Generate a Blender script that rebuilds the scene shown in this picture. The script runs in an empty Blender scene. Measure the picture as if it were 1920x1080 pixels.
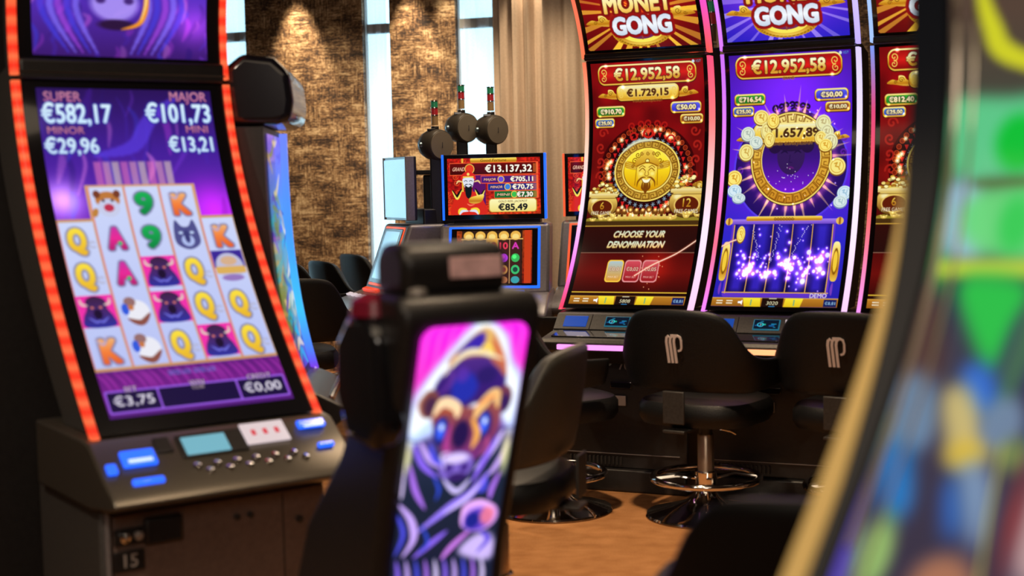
import bpy, math, random
import numpy as np
from mathutils import Vector, Matrix
PI = math.pi
random.seed(7)
RNG = np.random.default_rng(7)
scene = bpy.context.scene
COL = scene.collection

# ------------------------------------------------------------------ camera
cam_d = bpy.data.cameras.new('camera'); cam = bpy.data.objects.new('camera', cam_d); COL.objects.link(cam)
scene.camera = cam
cam_d.sensor_width = 36.0; cam_d.lens = 50.0; cam_d.clip_start = 0.05
PITCH = math.radians(4.2); ROLL = 0.022
Fv = Vector((0, math.cos(PITCH), -math.sin(PITCH))); U0 = Vector((0, math.sin(PITCH), math.cos(PITCH))); R0 = Vector((1, 0, 0))
Rv = R0*math.cos(ROLL) - U0*math.sin(ROLL); Uv = U0*math.cos(ROLL) + R0*math.sin(ROLL)
cam.matrix_world = Matrix(((Rv.x, Uv.x, -Fv.x, 0), (Rv.y, Uv.y, -Fv.y, 0), (Rv.z, Uv.z, -Fv.z, 1.38), (0, 0, 0, 1)))
cam_d.dof.use_dof = True; cam_d.dof.focus_distance = 7.1; cam_d.dof.aperture_fstop = 1.9

# ------------------------------------------------------------------ world and lights
world = bpy.data.worlds.new('daylight'); scene.world = world; world.use_nodes = True
wn = world.node_tree.nodes; wn['Background'].inputs[0].default_value = (0.58, 0.87, 1.0, 1); wn['Background'].inputs[1].default_value = 3.2
scene.view_settings.view_transform = 'Standard'; scene.view_settings.look = 'None'
scene.view_settings.gamma = 1.0; scene.view_settings.exposure = 0.0; scene.view_settings.use_curve_mapping = False

def spot(loc, tgt, energy, size, blend=0.6, color=(1, .76, .49), radius=.03):
    d = bpy.data.lights.new('spot_lamp', 'SPOT'); d.energy = energy; d.spot_size = math.radians(size); d.spot_blend = blend
    d.color = color; d.shadow_soft_size = radius
    o = bpy.data.objects.new('spot_lamp', d); COL.objects.link(o); o.location = loc
    o.rotation_euler = (Vector(tgt) - Vector(loc)).to_track_quat('-Z', 'Y').to_euler(); return o
def area(loc, tgt, energy, sx, sy, color=(1, .78, .55)):  # unseen area lights added to light the interior
    d = bpy.data.lights.new('area_fill', 'AREA'); d.shape = 'RECTANGLE'; d.size = sx; d.size_y = sy; d.energy = energy; d.color = color
    o = bpy.data.objects.new('area_fill', d); COL.objects.link(o); o.location = loc
    o.rotation_euler = (Vector(tgt) - Vector(loc)).to_track_quat('-Z', 'Y').to_euler(); return o

WO = Vector((-0.988, 10.5, 0)); WT = math.radians(18)          # back wall frame
def wp(x, y, z=0.0):
    return Vector((WO.x + x*math.cos(WT) + y*math.sin(WT), WO.y - x*math.sin(WT) + y*math.cos(WT), z))
for lx, en in ((-0.60, 150), (0.30, 120), (0.60, 60), (1.22, 60), (2.1, 40)):
    spot(wp(lx, -0.20, 3.12), wp(lx + .03, 0.0, 1.5), en, 40, 0.5)
for lx in (-.4, .5, 1.4):
    spot(wp(lx, -1.1, 3.12), wp(lx, 0, 1.2), 105, 70, 1.0)
spot((0.30, 5.0, 3.12), (0.30, 5.0, 0), 420, 62, .8, (1, .74, .48), .06)  # unseen spot added to brighten the carpet, as is the next
spot((0.2, 3.4, 3.12), (0.2, 3.7, 0), 90, 70, .8, (1, .74, .48), .06)
spot((-1.2, 6.0, 3.12), (-1.0, 6.6, 0), 200, 70, .8, (1, .74, .48), .06)
spot((-1.7, 1.6, 3.12), (-1.1, 3.8, 0.7), 130, 60, .8, (1, .8, .6), .06)  # unseen side light added for the left machine's grey panel
area((-0.3, 1.6, 3.1), (-0.3, 1.6, 0), 24, 2.5, 2.5)
area((0.1, -1.6, 2.7), (-.2, 4.0, 0.4), 30, 1.6, 1.0, (1, .84, .70))  # added fill from behind the camera onto the camera-facing fronts
area((0.2, 7.6, 3.1), (0.2, 7.6, 0), 44, 2.0, 1.6)

# ------------------------------------------------------------------ materials
MATS = {}
def mat(name, color, rough=.5, metal=0.0, emit=None, estr=1.0, coat=0.0, spec=.5, noise=None):
    if name in MATS: return MATS[name]
    m = bpy.data.materials.new(name); m.use_nodes = True; nt = m.node_tree; b = nt.nodes['Principled BSDF']
    b.inputs['Base Color'].default_value = (*color, 1); b.inputs['Roughness'].default_value = rough; b.inputs['Metallic'].default_value = metal
    b.inputs['Specular IOR Level'].default_value = spec; b.inputs['Coat Weight'].default_value = coat
    if emit: b.inputs['Emission Color'].default_value = (*emit, 1); b.inputs['Emission Strength'].default_value = estr
    if noise:
        sc, amt, bump = noise
        tc = nt.nodes.new('ShaderNodeTexCoord'); n = nt.nodes.new('ShaderNodeTexNoise'); n.inputs['Scale'].default_value = sc; n.inputs['Detail'].default_value = 6
        nt.links.new(tc.outputs['Object'], n.inputs['Vector'])
        r = nt.nodes.new('ShaderNodeValToRGB'); r.color_ramp.elements[0].position = .3; r.color_ramp.elements[1].position = .7
        r.color_ramp.elements[0].color = (*[c*(1-amt) for c in color], 1); r.color_ramp.elements[1].color = (*[min(1, c*(1+amt)) for c in color], 1)
        nt.links.new(n.outputs['Fac'], r.inputs['Fac']); nt.links.new(r.outputs['Color'], b.inputs['Base Color'])
        if bump:
            bp = nt.nodes.new('ShaderNodeBump'); bp.inputs['Strength'].default_value = bump; bp.inputs['Distance'].default_value = .004
            nt.links.new(n.outputs['Fac'], bp.inputs['Height']); nt.links.new(bp.outputs['Normal'], b.inputs['Normal'])
    MATS[name] = m; return m
def glow_mat(name, strength=1.0, rough=.12, sample=False):
    m = bpy.data.materials.new(name); m.use_nodes = True; nt = m.node_tree; b = nt.nodes['Principled BSDF']
    b.inputs['Base Color'].default_value = (.006, .006, .008, 1); b.inputs['Roughness'].default_value = rough; b.inputs['Specular IOR Level'].default_value = .22
    a = nt.nodes.new('ShaderNodeAttribute'); a.attribute_name = 'Col'
    nt.links.new(a.outputs['Color'], b.inputs['Emission Color']); b.inputs['Emission Strength'].default_value = strength
    if not sample: m.cycles.emission_sampling = 'NONE'
    return m
SCREEN = glow_mat('lit_screen', 1.0); LED = glow_mat('lit_led', 1.15, .3, True)
black = mat('black_plastic', (.018, .016, .016), .38, noise=(60, .15, .0))
gloss = mat('gloss_black', (.008, .008, .010), .10, coat=.6)
dark = mat('dark_metal', (.045, .042, .040), .42, .3, noise=(80, .2, .05))
greym = mat('grey_side_panel', (.085, .082, .078), .5, .2, noise=(120, .15, .05))
silver = mat('silver_plastic', (.33, .31, .32), .35, .4, noise=(90, .08, 0))
chrome = mat('chrome', (.86, .84, .82), .07, 1.0)
brushed = mat('brushed_pole', (.85, .68, .52), .34, 1.0)
leather = mat('black_leather', (.0055, .006, .0068), .42, spec=.35, noise=(220, .2, .35))
leather_g = mat('grey_leather', (.050, .048, .043), .42, noise=(220, .2, .35))
logo_m = mat('logo_print', (.72, .62, .60), .5)
wood = mat('dark_wood', (.06, .035, .022), .4, noise=(14, .5, .1))
plate_m = mat('steel_label', (.42, .38, .34), .4, .3)

# ------------------------------------------------------------------ mesh helpers
def tag(o, label=None, cat=None, group=None, kind=None):
    if label: o['label'] = label
    if cat: o['category'] = cat
    if group: o['group'] = group
    if kind: o['kind'] = kind
    return o
def empty(name, loc, yaw=0):
    o = bpy.data.objects.new(name, None); COL.objects.link(o); o.location = loc; o.rotation_euler = (0, 0, -math.radians(yaw)); o.empty_display_size = .1
    return o
class MB:
    def __init__(s): s.v = []; s.f = []
    def add(s, vs, fs):
        n = len(s.v); s.v += [tuple(v) for v in vs]; s.f += [tuple(i+n for i in f) for f in fs]; return s
    def box(s, c, d, rx=0, ry=0, rz=0):
        R = Matrix.Rotation(rz, 3, 'Z') @ Matrix.Rotation(ry, 3, 'Y') @ Matrix.Rotation(rx, 3, 'X'); c = Vector(c)
        vs = [c + R @ Vector((x*d[0]/2, y*d[1]/2, z*d[2]/2)) for x in (-1, 1) for y in (-1, 1) for z in (-1, 1)]
        return s.add(vs, [(0, 1, 3, 2), (4, 6, 7, 5), (0, 4, 5, 1), (2, 3, 7, 6), (0, 2, 6, 4), (1, 5, 7, 3)])
    def prism(s, poly, x0, x1):      # poly of (y,z) extruded along x
        n = len(poly); vs = [(x0, p[0], p[1]) for p in poly] + [(x1, p[0], p[1]) for p in poly]
        fs = [tuple(range(n-1, -1, -1)), tuple(range(n, 2*n))] + [(i, (i+1) % n, n+(i+1) % n, n+i) for i in range(n)]
        return s.add(vs, fs)
    def plate(s, poly, y0, y1):      # poly of (x,z) extruded along y
        n = len(poly); vs = [(p[0], y0, p[1]) for p in poly] + [(p[0], y1, p[1]) for p in poly]
        fs = [tuple(range(n)), tuple(range(2*n-1, n-1, -1))] + [((i+1) % n, i, n+i, n+(i+1) % n) for i in range(n)]
        return s.add(vs, fs)
    def lathe(s, prof, n=48, c=(0, 0, 0), axis=None):     # prof of (r,z)
        R = Vector((0, 0, 1)).rotation_difference(Vector(axis)).to_matrix() if axis else Matrix.Identity(3); c = Vector(c)
        vs = []; fs = []; m = len(prof)
        for r, z in prof:
            for k in range(n): a = 2*PI*k/n; vs.append(c + R @ Vector((r*math.cos(a), r*math.sin(a), z)))
        for i in range(m-1):
            for k in range(n): fs.append((i*n+k, i*n+(k+1) % n, (i+1)*n+(k+1) % n, (i+1)*n+k))
        fs.append(tuple(range(n-1, -1, -1))); fs.append(tuple((m-1)*n+k for k in range(n)))
        return s.add(vs, fs)
    def cyl(s, p, q, r, n=24):
        p = Vector(p); q = Vector(q); return s.lathe([(r, 0), (r, (q-p).length)], n, p, (q-p))
    def tube(s, pts, r, n=10, closed=False):
        pts = [Vector(p) for p in pts]; N = len(pts); vs = []; fs = []; up = Vector((0, 0, 1))
        for i, p in enumerate(pts):
            a = pts[(i-1) % N] if closed or i else p; b = pts[(i+1) % N] if closed or i < N-1 else p
            t = (b-a).normalized(); u = t.cross(up)
            if u.length < 1e-3: u = t.cross(Vector((0, 1, 0)))
            u.normalize(); w = u.cross(t)
            rr = r[i] if isinstance(r, (list, tuple)) else r
            for k in range(n): an = 2*PI*k/n; vs.append(p + u*rr*math.cos(an) + w*rr*math.sin(an))
        for i in range(N if closed else N-1):
            j = (i+1) % N
            for k in range(n): fs.append((i*n+k, j*n+k, j*n+(k+1) % n, i*n+(k+1) % n))
        if not closed: fs.append(tuple(range(n))); fs.append(tuple((N-1)*n+k for k in range(n-1, -1, -1)))
        return s.add(vs, fs)
    def build(s, name, m, parent=None, smooth=False, bevel=0, sub=0, seg=3):
        me = bpy.data.meshes.new(name); me.from_pydata(s.v, [], s.f); me.update()
        o = bpy.data.objects.new(name, me); COL.objects.link(o); me.materials.append(m)
        if parent: o.parent = parent
        bm_fix(me)
        if smooth or bevel:
            for p in me.polygons: p.use_smooth = True
            me.set_sharp_from_angle(angle=math.radians(38))
        if bevel:
            b = o.modifiers.new('bevel', 'BEVEL'); b.width = bevel; b.segments = seg; b.limit_method = 'ANGLE'; b.angle_limit = math.radians(38)
        if sub:
            b = o.modifiers.new('subd', 'SUBSURF'); b.levels = b.render_levels = sub
        return o
def bm_fix(me):
    import bmesh
    bm = bmesh.new(); bm.from_mesh(me); bmesh.ops.recalc_face_normals(bm, faces=bm.faces); bm.to_mesh(me); bm.free()

# ------------------------------------------------------------------ a small painter for what the lit screens show
def lin(a): a = np.clip(a, 0, None); return np.where(a <= .04045, a/12.92, ((a+.055)/1.055)**2.4)
def C8(*c): return np.array(c, float)/255
_txt = {}
def glyphs(s):
    if s in _txt: return _txt[s]
    cu = bpy.data.curves.new('t', 'FONT'); cu.body = s; cu.resolution_u = 3
    o = bpy.data.objects.new('t', cu); COL.objects.link(o)
    bpy.context.view_layer.update()
    me = bpy.data.meshes.new_from_object(o.evaluated_get(bpy.context.evaluated_depsgraph_get()))
    from collections import Counter
    cnt = Counter(); 
    for p in me.polygons:
        for k in p.edge_keys: cnt[k] += 1
    V = [v.co for v in me.vertices]
    E = np.array([(V[a].x, V[a].y, V[b].x, V[b].y) for (a, b), c in cnt.items() if c == 1])
    bpy.data.objects.remove(o); bpy.data.curves.remove(cu); bpy.data.meshes.remove(me)
    mn = min(E[:, 0].min(), E[:, 2].min()); mx = max(E[:, 0].max(), E[:, 2].max())
    yb = min(E[:, 1].min(), E[:, 3].min()); yt = max(E[:, 1].max(), E[:, 3].max())
    _txt[s] = (E, mn, mx, yb, yt); return _txt[s]
def spl(pts, n=6, closed=True):
    P = np.array(pts, float); N = len(P); out = []
    for i in range(N if closed else N-1):
        if closed: a, b, c, d = P[i-1], P[i], P[(i+1) % N], P[(i+2) % N]
        else: a, b, c, d = P[max(i-1, 0)], P[i], P[i+1], P[min(i+2, N-1)]
        for k in range(n):
            t = k/n; out.append(.5*(2*b+(c-a)*t+(2*a-5*b+4*c-d)*t*t+(3*b-a-3*c+d)*t**3))
    if not closed: out.append(P[-1])
    return out
def VG(*cs):
    cs = [np.array(c, float) for c in cs]
    def f(nx, ny):
        t = np.clip(ny, 0, 1)*(len(cs)-1); i = np.minimum(t.astype(int), len(cs)-2); k = (t-i)[..., None]
        A = np.array(cs); return A[i]*(1-k)+A[i+1]*k
    return f
GOLD = VG(C8(255, 250, 190), C8(245, 205, 70), C8(190, 120, 20), C8(250, 215, 90))
GOLD2 = VG(C8(250, 235, 150), C8(200, 150, 40))
class Cv:
    def __init__(s, w, h, bg):
        s.w, s.h = w, h; s.a = np.zeros((h, w, 3)); Y, X = np.mgrid[0:h, 0:w]; s.X = X+.5; s.Y = Y+.5
        s.a[:] = bg(s.X/w, s.Y/h) if callable(bg) else np.array(bg)
    def comp(s, x0, y0, m, col, al=1.0, add=False):
        h, w = m.shape; X0, Y0 = max(x0, 0), max(y0, 0); X1, Y1 = min(x0+w, s.w), min(y0+h, s.h)
        if X1 <= X0 or Y1 <= Y0: return
        if callable(col):
            ny, nx = np.mgrid[0:h, 0:w]; c = col((nx+.5)/w, (ny+.5)/h)[Y0-y0:Y1-y0, X0-x0:X1-x0]
        else: c = np.array(col)
        m = (m[Y0-y0:Y1-y0, X0-x0:X1-x0]*al)[..., None]; r = s.a[Y0:Y1, X0:X1]
        s.a[Y0:Y1, X0:X1] = r+c*m if add else r*(1-m)+c*m
    def mask(s, E):
        x0 = int(math.floor(min(E[:, 0].min(), E[:, 2].min())))-4; x1 = int(math.ceil(max(E[:, 0].max(), E[:, 2].max())))+4
        y0 = int(math.floor(min(E[:, 1].min(), E[:, 3].min())))-4; y1 = int(math.ceil(max(E[:, 1].max(), E[:, 3].max())))+4
        w, h = x1-x0, y1-y0; m = np.zeros((h, w)); px = np.arange(w)+x0
        for r in range(h):
            for q in (1/6, .5, 5/6):
                y = y0+r+q; a = E[(E[:, 1] <= y) != (E[:, 3] <= y)]
                if len(a) == 0: continue
                xs = np.sort(a[:, 0]+(y-a[:, 1])*(a[:, 2]-a[:, 0])/(a[:, 3]-a[:, 1]))
                for k in range(0, len(xs)-1, 2): m[r] += (np.clip(xs[k+1]-px, 0, 1)-np.clip(xs[k]-px, 0, 1))/3
        return x0, y0, np.clip(m, 0, 1)
    def poly(s, pts, col, al=1.0, add=False, soft=0):
        P = np.array(pts, float); E = np.hstack([P, np.roll(P, -1, 0)])
        x0, y0, m = s.mask(E)
        if soft: m, k = blur(m, soft); x0 -= k; y0 -= k
        s.comp(x0, y0, m, col, al, add)
    def ell(s, cx, cy, rx, ry, col, al=1.0, soft=0, add=False):
        g = soft+2; x0, x1, y0, y1 = int(cx-rx-g), int(cx+rx+g)+1, int(cy-ry-g), int(cy+ry+g)+1
        Y, X = np.mgrid[y0:y1, x0:x1]; d = (np.sqrt(((X+.5-cx)/max(rx, .1))**2+((Y+.5-cy)/max(ry, .1))**2)-1)*min(rx, ry)
        s.comp(x0, y0, np.clip(.5-d/(1+soft), 0, 1), col, al, add)
    def ring(s, cx, cy, rx, ry, w, col, al=1.0, soft=0):
        g = soft+w+2; x0, x1, y0, y1 = int(cx-rx-g), int(cx+rx+g)+1, int(cy-ry-g), int(cy+ry+g)+1
        Y, X = np.mgrid[y0:y1, x0:x1]; d = abs(np.sqrt(((X+.5-cx)/rx)**2+((Y+.5-cy)/ry)**2)-1)*min(rx, ry)-w/2
        s.comp(x0, y0, np.clip(.5-d/(1+soft), 0, 1), col, al)
    def glow(s, cx, cy, r, col, k=1.0, ry=None):
        ry = ry or r; x0, x1, y0, y1 = int(cx-3*r)-1, int(cx+3*r)+2, int(cy-3*ry)-1, int(cy+3*ry)+2
        Y, X = np.mgrid[y0:y1, x0:x1]; s.comp(x0, y0, np.exp(-((X+.5-cx)/r)**2-((Y+.5-cy)/ry)**2), col, k, True)
    def line(s, pts, w, col, al=1.0, soft=0, taper=False, add=False):
        P = np.array(pts, float); g = w+soft+2; W = w
        x0, y0 = int(P[:, 0].min()-g), int(P[:, 1].min()-g); x1, y1 = int(P[:, 0].max()+g)+1, int(P[:, 1].max()+g)+1
        x0, y0, x1, y1 = max(x0, -5), max(y0, -5), min(x1, s.w+5), min(y1, s.h+5)
        if x1 <= x0 or y1 <= y0: return
        Y, X = np.mgrid[y0:y1, x0:x1]; X = X+.5; Y = Y+.5; D = np.full(X.shape, 1e9); n = len(P)-1
        for i in range(n):
            a, b = P[i], P[i+1]; d = b-a; L = max(d@d, 1e-9); t = np.clip(((X-a[0])*d[0]+(Y-a[1])*d[1])/L, 0, 1)
            ww = W*(math.sin(PI*(i+.5)/n)*.85+.15) if taper else W
            D = np.minimum(D, np.hypot(X-a[0]-t*d[0], Y-a[1]-t*d[1])-ww/2)
        s.comp(x0, y0, np.clip(.5-D/(1+soft), 0, 1), col, al, add)
    def stroke(s, pts, w, col, al=1.0, soft=0, add=False): s.line(spl(pts, 6, False), w, col, al, soft, True, add)
    def text(s, t, cx, cy, h, col, w=None, out=None, ow=1.5, bold=.6, shear=0, al=1.0, rot=0):
        E, mn, mx, yb, yt = glyphs(t); sc = h/.70; sx = sc if w is None else w/(mx-mn)
        def tr(x, y):
            X = (x-(mn+mx)/2)*sx+shear*(y-.35)*sc; Y = -(y-.35)*sc; return cx+X*math.cos(rot)-Y*math.sin(rot), cy+X*math.sin(rot)+Y*math.cos(rot)
        a, b = tr(E[:, 0], E[:, 1]); c, d = tr(E[:, 2], E[:, 3])
        x0, y0, m = s.mask(np.stack([a, b, c, d], 1))
        p = int(ow+3) if out is not None else 3; m = np.pad(m, p); x0 -= p; y0 -= p
        if bold: m = dil(m, bold)
        if out is not None: s.comp(x0, y0, dil(m, ow), out, al)
        s.comp(x0, y0, m, col, al)
    def rrect(s, cx, cy, w, h, r, col, al=1.0, soft=0, rot=0):
        g = max(w, h)*.6+soft+3; x0, x1, y0, y1 = int(cx-(g if rot else w/2+3+soft)), int(cx+(g if rot else w/2+3+soft))+1, int(cy-(g if rot else h/2+3+soft)), int(cy+(g if rot else h/2+3+soft))+1
        Y, X = np.mgrid[y0:y1, x0:x1]; X = X+.5-cx; Y = Y+.5-cy
        if rot: X, Y = X*math.cos(rot)+Y*math.sin(rot), -X*math.sin(rot)+Y*math.cos(rot)
        qx = abs(X)-w/2+r; qy = abs(Y)-h/2+r; d = np.hypot(np.maximum(qx, 0), np.maximum(qy, 0))+np.minimum(np.maximum(qx, qy), 0)-r
        s.comp(x0, y0, np.clip(.5-d/(1+soft), 0, 1), col, al)
    def rays(s, cx, cy, r0, r1, n, col, al, wid=.35, asp=1.0, jit=.3, seed=1):
        rg = random.Random(seed)
        for k in range(n):
            a = 2*PI*(k+rg.uniform(-jit, jit))/n; q = PI/n*wid*rg.uniform(.5, 1.3); R = r1*rg.uniform(.7, 1.1)
            s.poly([(cx+r0*math.cos(a), cy+r0*asp*math.sin(a)), (cx+R*math.cos(a-q), cy+R*asp*math.sin(a-q)), (cx+R*math.cos(a+q), cy+R*asp*math.sin(a+q))], col, al*rg.uniform(.5, 1))
def dil(m, r):
    out = m.copy(); k = int(math.ceil(r)); P = np.pad(m, k)
    for dy in range(-k, k+1):
        for dx in range(-k, k+1):
            w = min(1, max(0, r+.5-math.hypot(dx, dy))) if (dx or dy) else 1
            if w > 0: out = np.maximum(out, w*P[k+dy:k+dy+m.shape[0], k+dx:k+dx+m.shape[1]])
    return out
def blur(m, r):
    k = int(3*r)+1; g = np.exp(-(np.arange(-k, k+1)/r)**2/2); g /= g.sum(); m = np.pad(m, k)
    m = np.apply_along_axis(lambda v: np.convolve(v, g, 'same'), 0, m); m = np.apply_along_axis(lambda v: np.convolve(v, g, 'same'), 1, m); return m, k
def smooth_noise(h, w, sx, sy, seed):
    rg = np.random.default_rng(seed); gh, gw = int(h/sy)+3, int(w/sx)+3; g = rg.random((gh, gw))
    Y, X = np.mgrid[0:h, 0:w]; y = Y/sy; x = X/sx; i = y.astype(int); j = x.astype(int); u = x-j; v = y-i; u = u*u*(3-2*u); v = v*v*(3-2*v)
    return g[i, j]*(1-u)*(1-v)+g[i, j+1]*u*(1-v)+g[i+1, j]*(1-u)*v+g[i+1, j+1]*u*v

# ---- pieces of the gong game
W_ = C8(255, 255, 255)
def curl(c, x, y, r, sgn, col, w=2.0, turns=1.3, start=0):
    pts = []
    for k in range(22):
        t = k/21; a = start+sgn*t*turns*2*PI; rr = r*(1-t*.8); pts.append((x+rr*math.cos(a), y+rr*math.sin(a)))
    c.line(pts, w, col)
def banner(c, cx, cy, w, h, fill, txt, th, tcol, tout, tw, sub=None, curls=True):
    c.rrect(cx, cy+1, w+6, h+7, h*.42, C8(70, 20, 5)); c.rrect(cx, cy, w+4, h+5, h*.42, GOLD); c.rrect(cx, cy, w-2, h-2, h*.36, fill)
    if curls:
        for sg in (-1, 1):
            curl(c, cx+sg*(w/2-h*.32), cy-h*.16, h*.22, sg, C8(240, 205, 90), 2.2, 1.2, PI/2); curl(c, cx+sg*(w/2-h*.30), cy+h*.2, h*.2, -sg, C8(240, 205, 90), 2.0, 1.2, -PI/2)
            c.glow(cx+sg*(w/2-h*.5), cy+h*.5*sg, 4, C8(255, 240, 180), .9)
    else:
        c.glow(cx+w*.45, cy+h*.3, 3, C8(255, 250, 220), .8); c.glow(cx-w*.40, cy+h*.5, 3, C8(255, 240, 150), .6)
    c.text(txt, cx, cy, th, tcol, tw, tout, 1.7, 1.1+th*.035)
    if sub: c.text(sub[0], cx, cy+h*.5+sub[1]*.5+1, sub[1], C8(60, 20, 5), sub[2], C8(220, 165, 60), 1.2, .2)
def cloud(c, x, y, s, sg):
    c.poly(spl([(x-sg*s*1.2, y+s*.1), (x-sg*s*.2, y-s*.1), (x+sg*s*.2, y-s*.55), (x+sg*s*.8, y-s*.6), (x+sg*s*.9, y-s*.1), (x+sg*s*1.6, y-s*.2), (x+sg*s*2.2, y+s*.2), (x+sg*s*1.2, y+s*.35), (x+sg*s*.3, y+s*.5), (x-sg*s*.6, y+s*.5)]), GOLD)
    curl(c, x+sg*s*.5, y-s*.15, s*.32, sg, C8(120, 70, 10), 1.5); curl(c, x+sg*s*1.2, y+s*.1, s*.2, sg, C8(120, 70, 10), 1.2)
def key_ring(c, cx, cy, rx, ry, wd, n, base, linec):
    c.ring(cx, cy, rx-wd/2, ry-wd/2, wd, base); c.ring(cx, cy, rx, ry, 3, C8(250, 225, 110)); c.ring(cx, cy, rx-wd, ry-wd, 3, C8(250, 230, 120))
    c.ring(cx, cy, rx-2.5, ry-2.5, 1.2, C8(110, 60, 5)); c.ring(cx, cy, rx-wd-2.2, ry-wd-2.2, 1.6, C8(120, 65, 5))
    st = 2*PI/n
    for k in range(n):
        def P(u, v):
            a = (k+u)*st; q = 4+(wd-8)*v; return cx+(rx-wd+q)*math.cos(a), cy+(ry-wd+q)*math.sin(a)
        c.line([P(.05, 0), P(.05, 1), P(.75, 1), P(.75, .35), P(.4, .35), P(.4, .65)], 1.7, linec); c.line([P(.05, 0), P(.9, 0), P(.95, 1)], 1.5, linec)
def coin(c, x, y, rx, ry, rot=0, pale=0):
    a = C8(252, 232, 120)*(1-pale)+C8(215, 235, 245)*pale; b = C8(215, 150, 30)*(1-pale)+C8(150, 190, 215)*pale
    c.ell(x, y+2, rx+1, ry+1, C8(130, 75, 10)*(1-pale)+C8(120, 150, 190)*pale); c.ell(x, y, rx, ry, a); c.ell(x, y, rx*.8, ry*.8, b); c.ell(x, y, rx*.72, ry*.72, a)
    c.line([(x-rx*.3, y-ry*.3), (x, y-ry*.4), (x-rx*.2, y), (x+rx*.2, y+ry*.1), (x+rx*.3, y+ry*.4)], max(1.5, rx*.14), b); c.line([(x+rx*.35, y-ry*.4), (x+rx*.3, y)], max(1.2, rx*.12), b)
def pot(c, cx, cy, w, num, seed):
    rg = random.Random(seed); h = w*.95
    for k in range(46):
        a = rg.uniform(-1, 1); b = rg.random(); x = cx+a*w*.52; y = cy-h*.16-b*h*.42*(1-a*a)
        q = rg.choice([C8(255, 245, 170), C8(225, 180, 60), C8(170, 115, 30), C8(240, 215, 120)]); c.ell(x, y, w*.075, w*.05, C8(90, 55, 10)); c.ell(x, y-1, w*.068, w*.044, q)
    c.ell(cx, cy+h*.22, w*.56, h*.44, C8(70, 42, 10)); c.ell(cx, cy+h*.20, w*.55, h*.43, VG(C8(235, 215, 120), C8(225, 190, 90), C8(165, 120, 45), C8(95, 62, 18))); c.ell(cx-w*.3, cy+h*.05, w*.12, h*.08, C8(255, 250, 200), .7, 4)
    c.rrect(cx, cy-h*.12, w*1.08, h*.12, h*.05, VG(C8(255, 245, 190), C8(200, 160, 60))); c.line([(cx-w*.5, cy-h*.02), (cx+w*.5, cy-h*.02)], 1.6, C8(120, 80, 20))
    c.ell(cx, cy+h*.28, w*.40, h*.28, C8(235, 200, 100)); c.ell(cx, cy+h*.28, w*.36, h*.24, C8(95, 28, 8))
    c.text(num, cx, cy+h*.22, h*.24, GOLD, None, C8(60, 15, 5), 1.5, 1.0); c.text('FREE GAMES', cx, cy+h*.46, h*.11, C8(255, 250, 220), w*.72, C8(110, 70, 20), 1, .5)
    for k in range(8):
        x = cx+rg.uniform(-.6, .6)*w; y = cy+h*rg.uniform(.5, .68); c.poly(spl([(x-w*.11, y-w*.05), (x, y), (x+w*.11, y-w*.05), (x+w*.07, y+w*.05), (x-w*.07, y+w*.05)]), GOLD2); c.glow(x, y, 2, C8(255, 255, 220), .4)
def toolbar(c, num, demo=False):
    w, h = c.w, c.h; y = h*.984
    c.rrect(w*.5, y, w*1.02, h*.030, 0, VG(C8(200, 135, 40), C8(140, 85, 20))); c.line([(0, h*.968), (w, h*.968)], 1.5, C8(235, 180, 70))
    for u in (.05, .13): c.rrect(w*(u+.015), y-3, w*.05, 2.2, 0, C8(240, 230, 200)); c.rrect(w*(u+.015), y+2, w*.05, 2.2, 0, C8(240, 230, 200))
    c.poly([(w*.215, y-2), (w*.235, y-2), (w*.25, y-5), (w*.25, y+5), (w*.235, y+2), (w*.215, y+2)], W_)
    for u, sg in ((.32, -1), (.66, 1)):
        c.poly([(w*(u-.07), y-9), (w*(u+.07), y-9), (w*(u+.05+.03*(sg < 0)), y+9), (w*(u-.05-.03*(sg > 0)), y+9)], VG(C8(255, 240, 60), C8(225, 180, 20))); c.rrect(w*(u+.0), y, 3, 12, 0, C8(120, 170, 120))
    c.rrect(w*.49, y, w*.17, h*.032, 0, C8(30, 12, 8)); c.text(num, w*.49, y+1, 7, C8(250, 245, 200), w*.09, None, 0, .5, .15); c.rrect(w*.49, y-8, w*.06, 1.8, 0, C8(200, 190, 160)); c.rrect(w*.49, y+8, w*.05, 1.8, 0, C8(60, 140, 200))
    c.rrect(w*.94, y, w*.10, h*.026, 0, C8(20, 30, 90)); c.text('€8,81', w*.94, y, 6, C8(170, 220, 250), w*.08, None, 0, .3)
def igt(c, u=.95): c.ell(c.w*(u-.035), c.h*.012, 3.5, 3.5, C8(200, 220, 240)); c.text('IGT', c.w*(u+.01), c.h*.012, 5.5, C8(80, 190, 230), 13, None, 0, .5)
def meters(c, green, yo=0, side_only=False):
    w, h = c.w, c.h; tg = GOLD; to = C8(50, 25, 5); wt = VG(C8(255, 255, 240), C8(245, 215, 120))
    banner(c, w*.165, h*(.205+yo), w*.245, h*.036, VG(C8(60, 190, 60), C8(20, 110, 30)), green, 10.5, wt, to, w*.19, None, False)
    banner(c, w*.11, h*(.253+yo), w*.165, h*.030, VG(C8(60, 140, 240), C8(15, 60, 190)), '€25,00', 8, wt, to, w*.125, None, False)
    if side_only: return
    banner(c, w*.835, h*(.198+yo), w*.255, h*.038, VG(C8(100, 110, 250), C8(40, 30, 190)), '€50,00', 10.5, wt, to, w*.17, None, False)
    banner(c, w*.885, h*(.247+yo), w*.185, h*.030, VG(C8(190, 110, 50), C8(110, 50, 15)), '€10,00', 8, wt, to, w*.14, None, False)
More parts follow.
